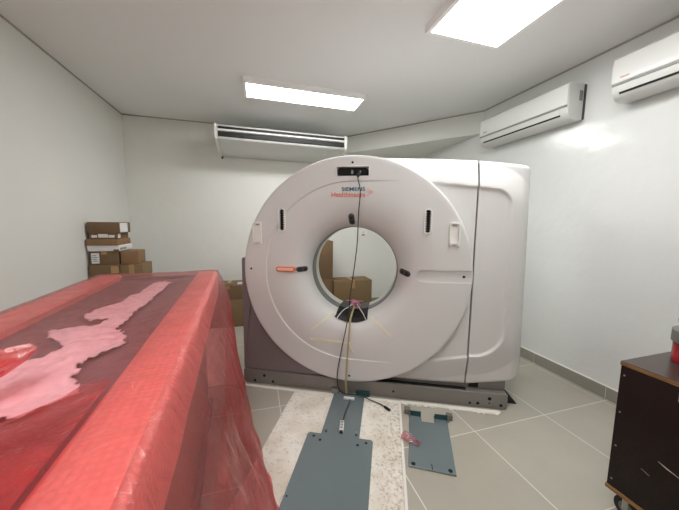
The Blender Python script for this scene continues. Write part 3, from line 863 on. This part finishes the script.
for k, (du, dzz, r) in enumerate([(0.0, 0.026, .0035), (0.012, 0.017, .004), (0.024, 0.008, .0045), (0.034, 0.0, .005), (0.024, -0.008, .0045), (0.012, -0.017, .004), (0.0, -0.026, .0035), (0.002, 0.006, .003), (0.012, 0.0, .0035), (0.002, -0.006, .003)]):
    u, z = 1.098 + du, 1.694 + dzz; v = front_v(u, z)
    m.cyl((u, v - 0.0022, z), (u, v + 0.002, z), r, 10)
m.out('logo_dots', M['logo'], ct, 35)

def strip(name, a, b, wd, mat, lift=0.002, seg=14):
    """tape stuck along the cover from a to b (u, z)"""
    a = Vector(a); b = Vector(b); d = (b - a).normalized(); n_ = Vector((-d.y, d.x)); vs = []; fs = []
    for i in range(seg + 1):
        c = a.lerp(b, i / seg)
        for s in (-1, 1):
            p = c + n_ * s * wd / 2
            for lf in (lift, 0.0): vs.append((p.x, front_v(p.x, p.y) - lf - 0.0005, p.y))
    for i in range(seg):
        k = i * 4
        fs += [(k, k + 2, k + 6, k + 4), (k, k + 4, k + 5, k + 1), (k + 2, k + 3, k + 7, k + 6)]
    fs += [(0, 1, 3, 2), (seg * 4, seg * 4 + 2, seg * 4 + 3, seg * 4 + 1)]
    return fix_normals(link(name, vs, fs, mat, ct, None))
strip('tape_strip', (0.648, 0.559), (0.822, 0.700), 0.014, M['tape'])
strip('tape_strip', (0.640, 0.480), (0.948, 0.468), 0.017, M['tape'])
strip('tape_strip', (1.143, 0.682), (1.309, 0.549), 0.014, M['tape'])

# black pad lying over the lower lip of the bore
def surf(r, th, lift):
    u = CU + r * math.cos(th); z = CZ + r * math.sin(th)
    e = 0.004; dv = (fv(r + e) - fv(r - e)) / (2 * e)
    n_ = Vector((dv * math.cos(th), -1, dv * math.sin(th))).normalized()
    return Vector((u, fv(r), z)) + n_ * lift
vs, fs = [], []
nu, nv = 24, 30
path = [(0.3655, 0.345 - 0.02 * k) for k in range(11)] + [(r_, fv(r_)) for r_ in [0.371, 0.374, 0.377, 0.382, 0.388, 0.394, 0.40, 0.406, 0.409, 0.412, 0.414, 0.416, 0.418, 0.420, 0.422, 0.424, 0.426, 0.428, 0.43, 0.432]]
for lift in (0.008, 0.002):
    for i in range(nu + 1):
        for j in range(nv + 1):
            r, v = path[j]
            s_ = i / nu * 2 - 1
            u = 0.986 - 0.014 * j / nv + s_ * (0.124 + 0.016 * j / nv)
            r_eff = r if j <= 10 else r - 0.010 * s_ * s_ * (j - 10) / 20
            if j > 10: v = fv(r_eff)
            jn = 0 if j < 9 else min(1.0, (j - 9) / 6)
            z = CZ - math.sqrt((r_eff - lift * (1 - 0.6 * jn)) ** 2 - (u - CU) ** 2)
            vs.append((u, v - lift * 0.8 * jn, z))
W_ = (nu + 1) * (nv + 1)
for i in range(nu):
    for j in range(nv):
        a = i * (nv + 1) + j; q = (a, a + 1, a + nv + 2, a + nv + 1); fs.append(q); fs.append(tuple(W_ + t for t in q[::-1]))
bd = [i * (nv + 1) for i in range(nu + 1)] + [nu * (nv + 1) + j for j in range(1, nv + 1)] + [i * (nv + 1) + nv for i in range(nu - 1, -1, -1)] + [j for j in range(nv - 1, 0, -1)]
for i in range(len(bd)):
    j = (i + 1) % len(bd); fs.append((bd[i], bd[j], W_ + bd[j], W_ + bd[i]))
pad = put(fix_normals(link('bore_pad', vs, fs, M['black'], None, 50)))
tag(pad, 'black pad over the lower lip of the scanner bore', 'pad')
# bunched pink tape with two loose white ends
m = MB()
kb = Vector((0.987, 0.20, 0.737))
for k in range(7):
    a = k * 0.9 + 0.3; pts = []
    for t in range(14):
        q = t / 13 * 2 * PI
        pts.append(kb + Vector((0.030 * math.cos(q) * math.cos(a) + 0.018 * math.cos(a * 2), 0.018 * math.sin(q) * (1 if k % 2 else -1) - 0.012, 0.020 * math.sin(q) + 0.012 * math.sin(a * 1.7))))
    m.tube(pts, 0.006, 6)
kn = put(m.out('tape_knot', M['pinktape'], None, 60)); tag(kn, 'bunched pink tape knot on the black pad at the bore', 'tape knot')
m = MB(); m.tube(catmull([kb + Vector((-0.02, -0.02, 0.005)), (0.945, 0.15, 0.722), (0.90, 0.09, 0.704), (0.868, 0.035, 0.672), (0.855, 0.012, 0.648)], 6), 0.004, 6); m.out('loose_end', M['label'], kn, 60)
m = MB(); m.tube(catmull([kb + Vector((0.02, -0.02, 0.0)), (1.03, 0.14, 0.718), (1.07, 0.07, 0.692), (1.10, 0.015, 0.655)], 6), 0.004, 6); m.out('loose_end', M['label'], kn, 60)
m = MB(); m.box(tuple(kb + Vector((-0.075, -0.012, 0.022))), tuple(kb + Vector((0.07, 0.0, 0.030))), 0.003); m.out('tape_band', M['pinktape'], kn, 40)

# cables
cable = [(1.032, -0.048, 1.848), (1.034, -0.068, 1.842), (1.022, -0.082, 1.81), (1.027, -0.078, 1.774), (1.04, -0.08, 1.721), (1.043, -0.085, 1.668), (1.033, -0.09, 1.517), (1.029, -0.09, 1.325), (1.013, -0.09, 1.152), (0.995, -0.09, 1.008), (0.978, -0.09, 0.87), (0.964, -0.09, 0.696), (0.922, -0.09, 0.467), (0.887, -0.09, 0.266), (0.883, -0.10, 0.167), (0.895, -0.085, 0.08), (0.925, -0.06, 0.036), (0.975, -0.06, 0.033), (1.03, -0.07, 0.036), (1.104, -0.075, 0.028), (1.172, -0.09, 0.014), (1.238, -0.119, 0.012), (1.278, -0.15, 0.012)]
m = MB(); m.tube(catmull(cable, 6), 0.0042, 8); c_ = put(m.out('hanging_cable', M['cable'], None, 60))
tag(c_, 'thin black cable hanging down the front of the scanner to the floor', 'cable')
m = MB(); m.cyl((1.275, -0.148, 0.013), (1.315, -0.186, 0.013), 0.011, 12, None, 0.002); put(m.out('cable_plug', M['black'], None, 40)).parent = None
plug = bpy.data.objects['cable_plug']; plug.parent = c_; plug.location = (0, 0, 0); plug.rotation_euler = (0, 0, 0)
m = MB(); m.tube([(1.036, -0.062, 1.846), (1.031, -0.078, 1.83), (1.022, -0.083, 1.805)], [0.013, 0.013, 0.010], 10); m.out('cable_connector', M['black'], c_, 40)
m = MB()
st = catmull([(0.987, 0.165, 0.725), (0.985, 0.06, 0.712), (0.984, -0.03, 0.700), (0.981, -0.085, 0.665), (0.971, -0.098, 0.5), (0.96, -0.10, 0.304), (0.957, -0.10, 0.175), (0.961, -0.09, 0.05)], 6)
for i in range(len(st) - 1): pass
vs, fs = [], []
for i, p in enumerate(st):
    w = 0.0075
    for dx, dy in ((-w, 0), (w, 0), (w, 0.003), (-w, 0.003)): vs.append((p.x + dx, p.y + dy, p.z))
for i in range(len(st) - 1):
    for k in range(4): fs.append((i * 4 + k, i * 4 + (k + 1) % 4, (i + 1) * 4 + (k + 1) % 4, (i + 1) * 4 + k))
fs += [(3, 2, 1, 0), tuple(len(vs) - 4 + k for k in range(4))]
so = put(fix_normals(link('strap', vs, fs, M['strap'], None, 40))); tag(so, 'flat tan strap hanging from the pink knot to the base', 'strap')
m = MB(); m.tube(catmull([(0.978, -0.106, 0.50), (0.99, -0.10, 0.45), (1.01, -0.085, 0.405)], 6), 0.005, 6); m.out('loose_end', M['tape'], so, 40)
# short grey lead with a white connector on the long plate
m = MB(); m.tube(catmull([(0.995, -0.125, 0.026), (0.995, -0.19, 0.022), (0.982, -0.27, 0.0215), (0.977, -0.40, 0.022)], 8), 0.005, 8); ld = put(m.out('connector_lead', M['dgrey'], None, 60))
tag(ld, 'short grey lead with a pale connector lying on the long plate', 'cable')
m = MB(); m.box((-0.017, -0.06, 0.0), (0.017, 0.06, 0.028), 0.005); o = m.out('connector', M['label'], ld, 35); o.scale = (0.85, 0.8, 0.8); o.location = (0.979, -0.445, 0.0165); o.rotation_euler = (0, 0, 0.09)
m = MB()
for k in range(3): m.box((-0.011, -0.045 + k * 0.035, 0.027), (0.011, -0.022 + k * 0.035, 0.031), 0.001, 1)
o2 = m.out('connector_window', M['acgrey'], o, 35)
m = MB(); m.box((-0.012, -0.076, 0.002), (0.012, -0.058, 0.022), 0.003); m.out('connector_tip', M['black'], o, 35)

# ------------------------------------------------------------------ socket plate on the back wall
sw = empty('wall_outlet', (1.836, YB, 1.22)); tag(sw, 'white outlet plate on the back wall seen through the bore', 'outlet')
B('cover_plate', (-0.07, -0.014, 0.0), (0.07, 0, 0.115), M['white'], sw, 0.005)
B('socket_face', (-0.03, -0.018, 0.02), (0.03, -0.012, 0.05), M['acgrey'], sw, 0.002)
B('rocker_switch', (-0.025, -0.019, 0.07), (0.025, -0.012, 0.10), M['offwhite'], sw, 0.003)

# ------------------------------------------------------------------ cartons
def carton(x0, x1, y0, y1, z0, z1, label, mat='card', group=None, rz=0.0, tape=True, labels=(), flaps=False):
    cx_, cy_ = (x0 + x1) / 2, (y0 + y1) / 2; a, b, h = (x1 - x0) / 2, (y1 - y0) / 2, z1 - z0
    t = empty('cardboard_box', (cx_, cy_, z0), rz); tag(t, label, 'box', group)
    m = MB(); m.box((-a, -b, 0.0005), (a, b, h - 0.0005), 0.004, 2); m.out('body', M[mat], t, 35)
    if tape:
        m = MB(); m.box((-0.025, -b - 0.0008, h * 0.75), (0.025, -b + 0.002, h)); m.box((-0.025, -b - 0.0008, h - 0.003), (0.025, b, h + 0.0005)); m.out('packing_tape', M['packtape'], t, None)
        m = MB(); m.box((-a + 0.004, -0.0012, h - 0.002), (a - 0.004, 0.0012, h + 0.0012)); m.out('flap_seam', M['card2'], t, None)
    for (face, p0, p1, q0, q1, mk) in labels:
        m = MB()
        if face == 'front': m.box((p0, -b - 0.0015, q0), (p1, -b + 0.002, q1))
        else: m.box((a - 0.002, p0, q0), (a + 0.0015, p1, q1))
        lo = m.out('paper_label', M[mk], t, None)
        if mk == 'label' and face == 'front' and q1 - q0 > 0.05:
            m = MB()
            for k in range(4):
                zz = q0 + (q1 - q0) * (0.2 + 0.18 * k)
                if face == 'front': m.box((p0 + 0.012, -b - 0.0022, zz), (p1 - 0.014 - 0.01 * (k % 2), -b, zz + (q1 - q0) * 0.06))
                else: m.box((a, p0 + 0.012, zz), (a + 0.0022, p1 - 0.014, zz + (q1 - q0) * 0.06))
            m.out('label_print', M['ink'], lo, None)
    if flaps:
        m = MB(); m.box((-a + 0.01, -b + 0.01, h), (a * 0.2, -b + 0.16, h + 0.012), 0.003); m.out('flap', M[mat], t, 35)
    return t
GS = 'boxes stacked in the far left corner'
carton(-1.685, -1.415, 3.60, 3.96, 0.0, 0.49, 'big box lowest at the wall side of the corner stack', 'card2', GS)
carton(-1.405, -1.19, 3.60, 3.90, 0.0, 0.49, 'big box lowest at the room side of the corner stack', 'card2', GS)
carton(-1.687, -1.413, 3.60, 3.95, 0.49, 0.982, 'brown box with a pale tape patch under the white-labelled box at the left wall', 'card2', GS, labels=(('front', 0.06, 0.13, 0.40, 0.475, 'packtape'),), tape=False)
carton(-1.406, -1.195, 3.60, 3.90, 0.49, 0.978, 'plain brown box beside the patched box, carrying the shorter topmost box of the right column', 'card3', GS)
carton(-1.682, -1.418, 3.62, 3.92, 0.982, 1.128, 'brown box with a large white label on its left front', 'card2', GS, labels=(('front', -0.115, -0.045, 0.015, 0.125, 'label'),))
carton(-1.402, -1.235, 3.62, 3.83, 0.978, 1.128, 'short brown box topping the right column of the corner stack', 'card', GS, tape=False)
carton(-1.688, -1.40, 3.60, 3.94, 1.128, 1.19, 'flat white box between the brown boxes of the corner stack', 'label', GS, tape=False, labels=(('front', 0.09, 0.14, 0.0, 0.02, 'card2'), ('side', -0.16, 0.0, 0.012, 0.036, 'acgrey')))
carton(-1.692, -1.41, 3.59, 3.93, 1.19, 1.258, 'flat light brown box lying on the flat white box', 'card', GS, tape=False)
carton(-1.672, -1.425, 3.62, 3.92, 1.258, 1.322, 'thin box with a row of white labels below the topmost box', 'card2', GS, tape=False, labels=(('front', -0.10, -0.05, 0.015, 0.04, 'label'), ('front', -0.04, 0.045, 0.015, 0.052, 'label'), ('front', 0.05, 0.105, 0.015, 0.042, 'label'), ('side', -0.12, -0.06, 0.008, 0.056, 'label')))
carton(-1.683, -1.393, 3.62, 3.90, 1.322, 1.437, 'dark brown box topmost in the corner stack with white label on its side', 'card2', GS, tape=False, labels=(('side', -0.13, 0.06, 0.008, 0.108, 'label'),))
GB = 'boxes on the floor behind the scanner'
carton(-0.72, -0.03, 4.10, 4.52, 0.0, 0.385, 'lower box standing between the red-covered table and the scanner', 'card3', GB)
carton(-0.70, -0.04, 4.11, 4.50, 0.386, 0.585, 'upper open-topped box standing between the red-covered table and the scanner', 'card2', GB, flaps=True)
carton(0.62, 1.195, 4.40, 4.70, 0.0, 0.56, 'box under the tall box, seen low in the bore', 'card2', GB)
carton(0.66, 1.197, 4.40, 4.70, 0.561, 1.172, 'tall box standing upright at the left inside the bore view', 'card2', GB, tape=False)
carton(1.21, 1.868, 4.36, 4.70, 0.0, 0.52, 'wide brown box seen through the middle of the bore', 'card3', GB)
m = MB(); m.box((-0.05, -0.035, 0), (0.05, 0.035, 0.022), 0.008); o = m.out('paper_scrap', M['label'], None, 40); o.location = (-0.20, 4.18, 0.586); tag(o, 'small white paper scrap on the upper open box by the scanner', 'paper')

# ------------------------------------------------------------------ patient table wrapped in red film
TB = Vector((-0.68, 2.41, 0.0)); TR = 0.058
tb = empty('patient_table', TB, TR); tag(tb, 'long scanner patient table wrapped in bubble wrap under the red plastic', 'table')
LT = 2.65; HW = 0.388; ZT = 1.075
B('base_plate', (-0.33, -2.58, 0.0), (0.33, -0.09, 0.06), M['frame'], tb, 0.01)
B('column_housing', (-0.30, -2.55, 0.06), (0.30, -0.12, 0.80), M['tablebody'], tb, 0.03)
m = MB()
cs = [(-0.34, 0.93), (-0.32, 0.84), (-0.26, 0.80), (0.26, 0.80), (0.32, 0.84), (0.34, 0.93), (0.25, 1.03), (0.12, 1.022), (0, 1.02), (-0.12, 1.022), (-0.25, 1.03)]
m.prism(cs, 'y', -LT + 0.02, -0.02, 0.006, 2); m.out('tabletop', M['tabletop'], tb, 35)
for s in (-1, 1):
    m = MB()
    x0, x1 = (HW - 0.14, HW)
    poly = [(s * x0, 0.98), (s * x0, 1.055), (s * (x0 + 0.012), 1.064), (s * (x1 - 0.02), 1.065), (s * x1, 1.045), (s * (x1 + 0.004), 0.89), (s * (x1 - 0.02), 0.875), (s * (x1 - 0.035), 0.95)]
    # several stations so the wrap is not perfectly straight
    st_n = 40; vs, fs = [], []
    for i in range(st_n + 1):
        y = -0.005 - (LT - 0.01) * i / st_n
        for k, p in enumerate(poly):
            d = 0.004 * noise.noise(Vector((y * 5, k * 0.8, s * 3)))
            vs.append((p[0] + d, y, p[1] + d * 0.8))
    n = len(poly)
    for i in range(st_n):
        for k in range(n): fs.append((i * n + k, i * n + (k + 1) % n, (i + 1) * n + (k + 1) % n, (i + 1) * n + k))
    fs += [tuple(range(n)), tuple(st_n * n + k for k in range(n))[::-1]]
    fix_normals(link('wrapped_rail', vs, fs, M['bubble'], tb, 40))
m = MB(); m.box((-HW + 0.13, -0.03, 0.93), (HW - 0.13, -0.003, 1.045), 0.01); m.out('end_bumper', M['tabletop'], tb, 35)

# crumpled white foam sheet lying on the table (world outline brought into the table frame)
out_w = [(-0.548, 2.143), (-0.6, 2.2), (-0.66, 2.17), (-0.65, 1.987), (-0.67, 1.689), (-0.724, 1.574), (-0.726, 1.475), (-0.673, 1.403), (-0.60, 1.396), (-0.61, 1.32), (-0.678, 1.338), (-0.746, 1.289), (-0.72, 1.232), (-0.65, 1.168), (-0.605, 1.119), (-0.63, 1.048), (-0.68, 1.02), (-0.70, 0.90), (-0.67, 0.80), (-0.60, 0.72), (-0.526, 0.712), (-0.51, 0.721), (-0.48, 0.728), (-0.465, 0.742), (-0.435, 0.781), (-0.417, 0.806), (-0.464, 0.888), (-0.492, 0.963), (-0.46, 1.039), (-0.43, 1.088), (-0.435, 1.143), (-0.521, 1.268), (-0.516, 1.317), (-0.531, 1.467), (-0.534, 1.769)]
inv = Matrix.Rotation(-TR, 3, 'Z')
out_t = [(inv @ (Vector((p[0], p[1], 0)) - TB)) for p in out_w]
def inside(x, y):
    c = False; n = len(out_t)
    for i in range(n):
        a, b = out_t[i], out_t[(i + 1) % n]
        if (a.y > y) != (b.y > y) and x < (b.x - a.x) * (y - a.y) / (b.y - a.y) + a.x: c = not c
    return c
gx_, gy_ = 90, 330
idx = {}; vs, fs = [], []
X0, X1, Y0, Y1 = -0.235, 0.235, -2.3, -0.1
for i in range(gx_ + 1):
    for j in range(gy_ + 1):
        x = X0 + (X1 - X0) * i / gx_; y = Y0 + (Y1 - Y0) * j / gy_
        wob = 0.014 * noise.noise(Vector((x * 22, y * 22, 5))) + 0.008 * noise.noise(Vector((x * 70, y * 70, 2)))
        if inside(x + wob, y + wob):
            z = 1.038 + 0.008 * noise.noise(Vector((x * 9, y * 7, 1))) + 0.010 * abs(noise.noise(Vector((x * 22 + y * 9, y * 12, 4)))) + 0.006 * noise.noise(Vector((x * 40, y * 40, 8)))
            idx[(i, j)] = len(vs); vs.append((x, y, z))
for (i, j) in list(idx):
    q = [(i, j), (i + 1, j), (i + 1, j + 1), (i, j + 1)]
    if all(k in idx for k in q): fs.append(tuple(idx[k] for k in q))
fo = link('foam_sheet', vs, fs, M['foam'], None, 70); fo.location = TB; fo.rotation_euler = (0, 0, TR)
md = fo.modifiers.new('thick', 'SOLIDIFY'); md.thickness = 0.003
tag(fo, 'crumpled pale foam sheet lying on the table under red film', 'foam sheet')

# the film: a top skin and a hanging skirt from one closed perimeter
def ztopfilm(x, y):
    ax = abs(x)
    rail = 1.075
    mid = 1.064 + 0.006 * noise.noise(Vector((x * 5, y * 2.2, 3)))
    t = min(max((ax - 0.16) / 0.09, 0), 1); t = t * t * (3 - 2 * t)
    z = mid + (rail - mid) * t
    e = max(0.0, (y + 0.06) / 0.06); z += (rail - z) * min(e, 1) * 0.6
    z += 0.0035 * noise.noise(Vector((x * 18, y * 9, 2))) * (1.0 if ax < 0.25 else 0.5)
    return z
FX, FY0, FY1 = HW + 0.012, -LT - 0.01, 0.014
R_ = 0.05
nxs, nys = 44, 150
def outline(n_per):
    return None
vs, fs = [], []
grid = {}
for i in range(nxs + 1):
    for j in range(nys + 1):
        x = -FX + 2 * FX * i / nxs; y = FY0 + (FY1 - FY0) * j / nys
        # pull the corners in to a radius
        dx = max(0, abs(x) - (FX - R_)); dy = max(0, y - (FY1 - R_), (FY0 + R_) - y)
        if dx > 0 and dy > 0:
            k = max(dx, dy) / math.hypot(dx, dy)
            x = math.copysign(FX - R_ + dx * k, x)
            y = (FY1 - R_ + dy * k) if y > -1 else (FY0 + R_ - dy * k)
        z = ztopfilm(x, y)
        e = min(FX - abs(x), FY1 - y, y - FY0)
        z -= edge_round(max(e, 0), 0.02) * 0.8
        grid[(i, j)] = len(vs); vs.append((x, y, z))
for i in range(nxs):
    for j in range(nys): fs.append((grid[(i, j)], grid[(i + 1, j)], grid[(i + 1, j + 1)], grid[(i, j + 1)]))
per = [grid[(nxs, j)] for j in range(nys + 1)] + [grid[(i, nys)] for i in range(nxs - 1, -1, -1)] + [grid[(0, j)] for j in range(nys - 1, -1, -1)] + [grid[(i, 0)] for i in range(1, nxs)]
np_ = len(per)
P0 = [Vector(vs[i]) for i in per]
nor = []
for k in range(np_):
    t = (P0[(k + 2) % np_] - P0[(k - 2) % np_]); t.z = 0; t.normalize(); nor.append(Vector((t.y, -t.x, 0)))
sl = [0]
for k in range(np_): sl.append(sl[-1] + (P0[(k + 1) % np_] - P0[k]).length)
levels = [0.015, 0.04, 0.07, 0.10, 0.13, 0.16, 0.19, 0.23, 0.27, 0.32, 0.37, 0.42, 0.47, 0.52, 0.57, 0.62, 0.67, 0.72, 0.77, 0.82, 0.87, 0.92, 0.96, 1.0]
prev = per
n_top = len(fs)
tot = sl[-1]
for q in levels:
    cur = []
    for k in range(np_):
        p = P0[k]; s = sl[k]
        near = min(max((FY1 - p.y) / 1.4, 0), 1)
        side = 1.0 if p.x > 0 else 0.55
        flare = (0.10 + 0.18 * near) * side if p.y < FY1 - 0.03 else 0.10
        # rail side first hangs straight, then the loose film stands away
        f = (0.022 + 0.022 * min(q / 0.2, 1)) * min(q / 0.06, 1) + flare * max(0.0, q - 0.05) ** 0.8
        a = 2 * PI * s / tot
        cyc = Vector((math.cos(a) * 2.6, math.sin(a) * 2.6, q * 1.2))
        big = noise.noise(cyc * 2.3)
        fold = noise.noise(Vector((math.cos(a) * 9, math.sin(a) * 9, q * 1.5 + 7)))
        fine = noise.noise(Vector((math.cos(a) * 26, math.sin(a) * 26, q * 5 + 3)))
        wq = min(max((q - 0.10) / 0.35, 0), 1)
        off = f + wq * (0.045 * big * (1 - 0.6 * q) + 0.032 * fold * (1 - 0.75 * q)) + 0.008 * fine * min(q / 0.15, 1) * (1 - 0.6 * q)
        off = max(off, 0.006)
        z = p.z * (1 - q) + 0.004 * q
        if q > 0.99: z = 0.004 + 0.004 * abs(fine)
        v = p + nor[k] * off; cur.append(len(vs)); vs.append((v.x, v.y, z))
    for k in range(np_):
        k2 = (k + 1) % np_; fs.append((prev[k], cur[k], cur[k2], prev[k2]))
    prev = cur
# the hem spreads a little on the floor
cur = []
for k in range(np_):
    v = Vector(vs[prev[k]]); a = 2 * PI * sl[k] / tot
    v += nor[k] * (0.025 + 0.012 * noise.noise(Vector((math.cos(a) * 6, math.sin(a) * 6, 1)))); cur.append(len(vs)); vs.append((v.x, v.y, 0.003))
for k in range(np_):
    k2 = (k + 1) % np_; fs.append((prev[k], cur[k], cur[k2], prev[k2]))
film = link('plastic_cover', vs, fs, None, None, 180, None, [M['film'], M['skirt_film']], [0] * n_top + [0] * (np_ * 6) + [1] * (len(fs) - n_top - np_ * 6)); film.location = TB; film.rotation_euler = (0, 0, TR)
tag(film, 'red see-through plastic sheet draped over the whole patient table down to the floor', 'plastic sheet')
# a folded-over double layer of the film near the table's near end
vs2, fs2 = [], []
for i in range(31):
    for j in range(61):
        x = -0.10 + 0.357 * i / 30; y = -2.55 + 0.88 * j / 60
        if j > 40: x = max(x, -0.10 + 0.30 * (j - 40) / 20 + 0.02 * noise.noise(Vector((j * 0.3, 4, 1))))
        vs2.append((x, y, ztopfilm(x, y) + 0.007 + 0.004 * abs(noise.noise(Vector((x * 25 + y * 8, y * 7, 6))))))
for i in range(30):
    for j in range(60): fs2.append((i * 61 + j, (i + 1) * 61 + j, (i + 1) * 61 + j + 1, i * 61 + j + 1))
link('folded_layer', vs2, fs2, M['skirt_film'], film, 180)
# gathered tuft of film on the left rail
vs, fs = [], []
nt_, ns_ = 26, 28
A0 = Vector((-0.64, 0.60, 1.115)); A1 = Vector((-0.535, 0.875, 1.135))
iA = [inv @ (A0 - TB), inv @ (A1 - TB)]
ax = (iA[1] - iA[0]); ln = ax.length; ax.normalize(); sd = ax.cross(Vector((0, 0, 1))).normalized(); up = sd.cross(ax)
for i in range(nt_ + 1):
    t = i / nt_
    rad = 0.056 * (1 - t) ** 0.5 * (0.55 + 0.45 * min(1, t * 6)) + 0.004
    for k in range(ns_):
        a = 2 * PI * k / ns_
        rr = rad * (1 + 0.5 * noise.noise(Vector((math.cos(a) * 2.2, math.sin(a) * 2.2, t * 3))) + 0.3 * noise.noise(Vector((math.cos(a) * 5, math.sin(a) * 5, t * 7 + 3))))
        p = iA[0] + ax * (ln * t) + sd * math.cos(a) * rr + up * math.sin(a) * rr * 0.8
        vs.append(p)
for i in range(nt_):
    for k in range(ns_):
        k2 = (k + 1) % ns_; fs.append((i * ns_ + k, i * ns_ + k2, (i + 1) * ns_ + k2, (i + 1) * ns_ + k))
link('gathered_tuft', vs, fs, M['tuft'], film, 50)

# ------------------------------------------------------------------ dark plywood cart with the red canister
CX0, CX1, CY0, CY1 = 1.713, 2.36, 0.12, 0.886
cart = empty('plywood_cart', ((CX0 + CX1) / 2, (CY0 + CY1) / 2, 0)); tag(cart, 'dark brown plywood box cart on casters at the right edge', 'cart')
a, b = (CX1 - CX0) / 2, (CY1 - CY0) / 2
B('body', (-a, -b, 0.138), (a, b, 0.776), M['cart'], cart, 0.003)
B('bottom_board', (-a - 0.004, -b - 0.004, 0.118), (a + 0.004, b + 0.004, 0.138), M['ply'], cart, 0.002)
lid = B('lid', (-a - 0.003, -b - 0.003, 0.776), (a + 0.003, b + 0.003, 0.794), M['ply'], cart, 0.002)
B('lid_surface', (-a - 0.002, -b - 0.002, 0.7935), (a + 0.002, b + 0.002, 0.797), M['carttop'], lid, 0.001, seg=1)
for z in (0.18, 0.36, 0.54, 0.73):
    m = MB(); m.cyl((-a - 0.002, b - 0.018, z), (-a + 0.01, b - 0.018, z), 0.0042, 12, None, 0.001); m.out('rivet', M['steel'], cart)
m = MB()
m.tube([(-a - 0.0004, b - 0.172, 0.406), (-a - 0.0004, b - 0.20, 0.396), (-a - 0.0004, b - 0.25, 0.384)], [0.001, 0.0035, 0.001], 6)
m.out('scratch', M['scratch'], cart); m = MB()
m.tube([(-a - 0.0004, b - 0.12, 0.325), (-a - 0.0004, b - 0.15, 0.315)], [0.0007, 0.0007], 6)
m.out('scratch', M['scratch'], cart)
B('latch', (-a - 0.010, b - 0.245, 0.715), (-a + 0.002, b - 0.207, 0.80), M['steel'], cart, 0.003)
for sx in (-1, 1):
    for sy in (-1, 1):
        cx_, cy_ = sx * (a - 0.055), sy * (b - 0.068)
        m = MB(); m.box((cx_ - 0.045, cy_ - 0.045, 0.112), (cx_ + 0.045, cy_ + 0.045, 0.118), 0.001, 1)
        for s in (-1, 1): m.box((cx_ + s * 0.026 - 0.003, cy_ - 0.012, 0.04), (cx_ + s * 0.026 + 0.003, cy_ + 0.012, 0.112), 0.002, 1)
        c = m.out('caster', M['steel'], cart, 35)
        m = MB(); m.cyl((cx_ - 0.0205, cy_, 0.05), (cx_ + 0.0205, cy_, 0.05), 0.03, 24, None, 0.002); m.out('hub', M['gcollar'], c, 35)
        m = MB(); m.cyl((cx_ - 0.019, cy_, 0.0522), (cx_ + 0.019, cy_, 0.0522), 0.052, 28, None, 0.006); m.out('wheel', M['rubber'], c, 35)
        m = MB(); m.cyl((cx_ - 0.032, cy_, 0.05), (cx_ + 0.032, cy_, 0.05), 0.012, 14, None, 0.002); m.out('axle', M['steel'], c, 35)

can = empty('red_canister', (2.02, 0.745, 0.7975)); tag(can, 'red canister with a grey collar standing on the dark cart', 'canister')
def lathe(name, prof, mat, parent, seg=40):
    vs, fs = [], []
    for r, z in prof:
        for k in range(seg):
            t = 2 * PI * k / seg; vs.append((r * math.cos(t), r * math.sin(t), z))
    n = len(prof)
    for i in range(n - 1):
        for k in range(seg):
            k2 = (k + 1) % seg; fs.append((i * seg + k, i * seg + k2, (i + 1) * seg + k2, (i + 1) * seg + k))
    fs += [tuple(range(seg))[::-1], tuple((n - 1) * seg + k for k in range(seg))]
    return fix_normals(link(name, vs, fs, mat, parent, 35))
lathe('body', [(0.096, 0.0), (0.10, 0.005), (0.10, 0.10), (0.094, 0.115)], M['red'], can)
lathe('collar', [(0.10, 0.098), (0.108, 0.102), (0.108, 0.158), (0.10, 0.164), (0.08, 0.168)], M['gcollar'], can)
lathe('cap', [(0.078, 0.166), (0.080, 0.175), (0.074, 0.182), (0.088, 0.190), (0.092, 0.205), (0.088, 0.225), (0.04, 0.232)], M['dred'], can)

# ------------------------------------------------------------------ camera, world, view
cam = bpy.data.cameras.new('camera'); co = bpy.data.objects.new('camera', cam); COL.objects.link(co)
F_PX, YAW, PITCH, ROLL = 285.38, 0.288462, 0.10988, -0.01135295
cam.sensor_fit = 'HORIZONTAL'; cam.sensor_width = 36.0; cam.lens = 36.0 * F_PX / 679.0; cam.clip_start = 0.02
fw = Vector((math.sin(YAW) * math.cos(PITCH), math.cos(YAW) * math.cos(PITCH), -math.sin(PITCH)))
r0 = Vector((math.cos(YAW), -math.sin(YAW), 0)); d0 = fw.cross(r0)
rt = r0 * math.cos(ROLL) + d0 * math.sin(ROLL); dn = -r0 * math.sin(ROLL) + d0 * math.cos(ROLL)
mw = Matrix((rt, -dn, -fw)).transposed().to_4x4(); mw.translation = Vector((0, 0, 1.45))
co.matrix_world = mw
SC.camera = co

w = bpy.data.worlds.new('world'); SC.world = w; w.use_nodes = True
w.node_tree.nodes['Background'].inputs[0].default_value = (0.9, 0.95, 1.0, 1); w.node_tree.nodes['Background'].inputs[1].default_value = 0.3
SC.view_settings.view_transform = 'Standard'
SC.view_settings.look = 'None'
SC.view_settings.gamma = 1.0
SC.view_settings.exposure = 0.18
SC.view_settings.use_curve_mapping = False
SC.cycles.max_bounces = 14
SC.cycles.diffuse_bounces = 8
SC.cycles.transparent_max_bounces = 16
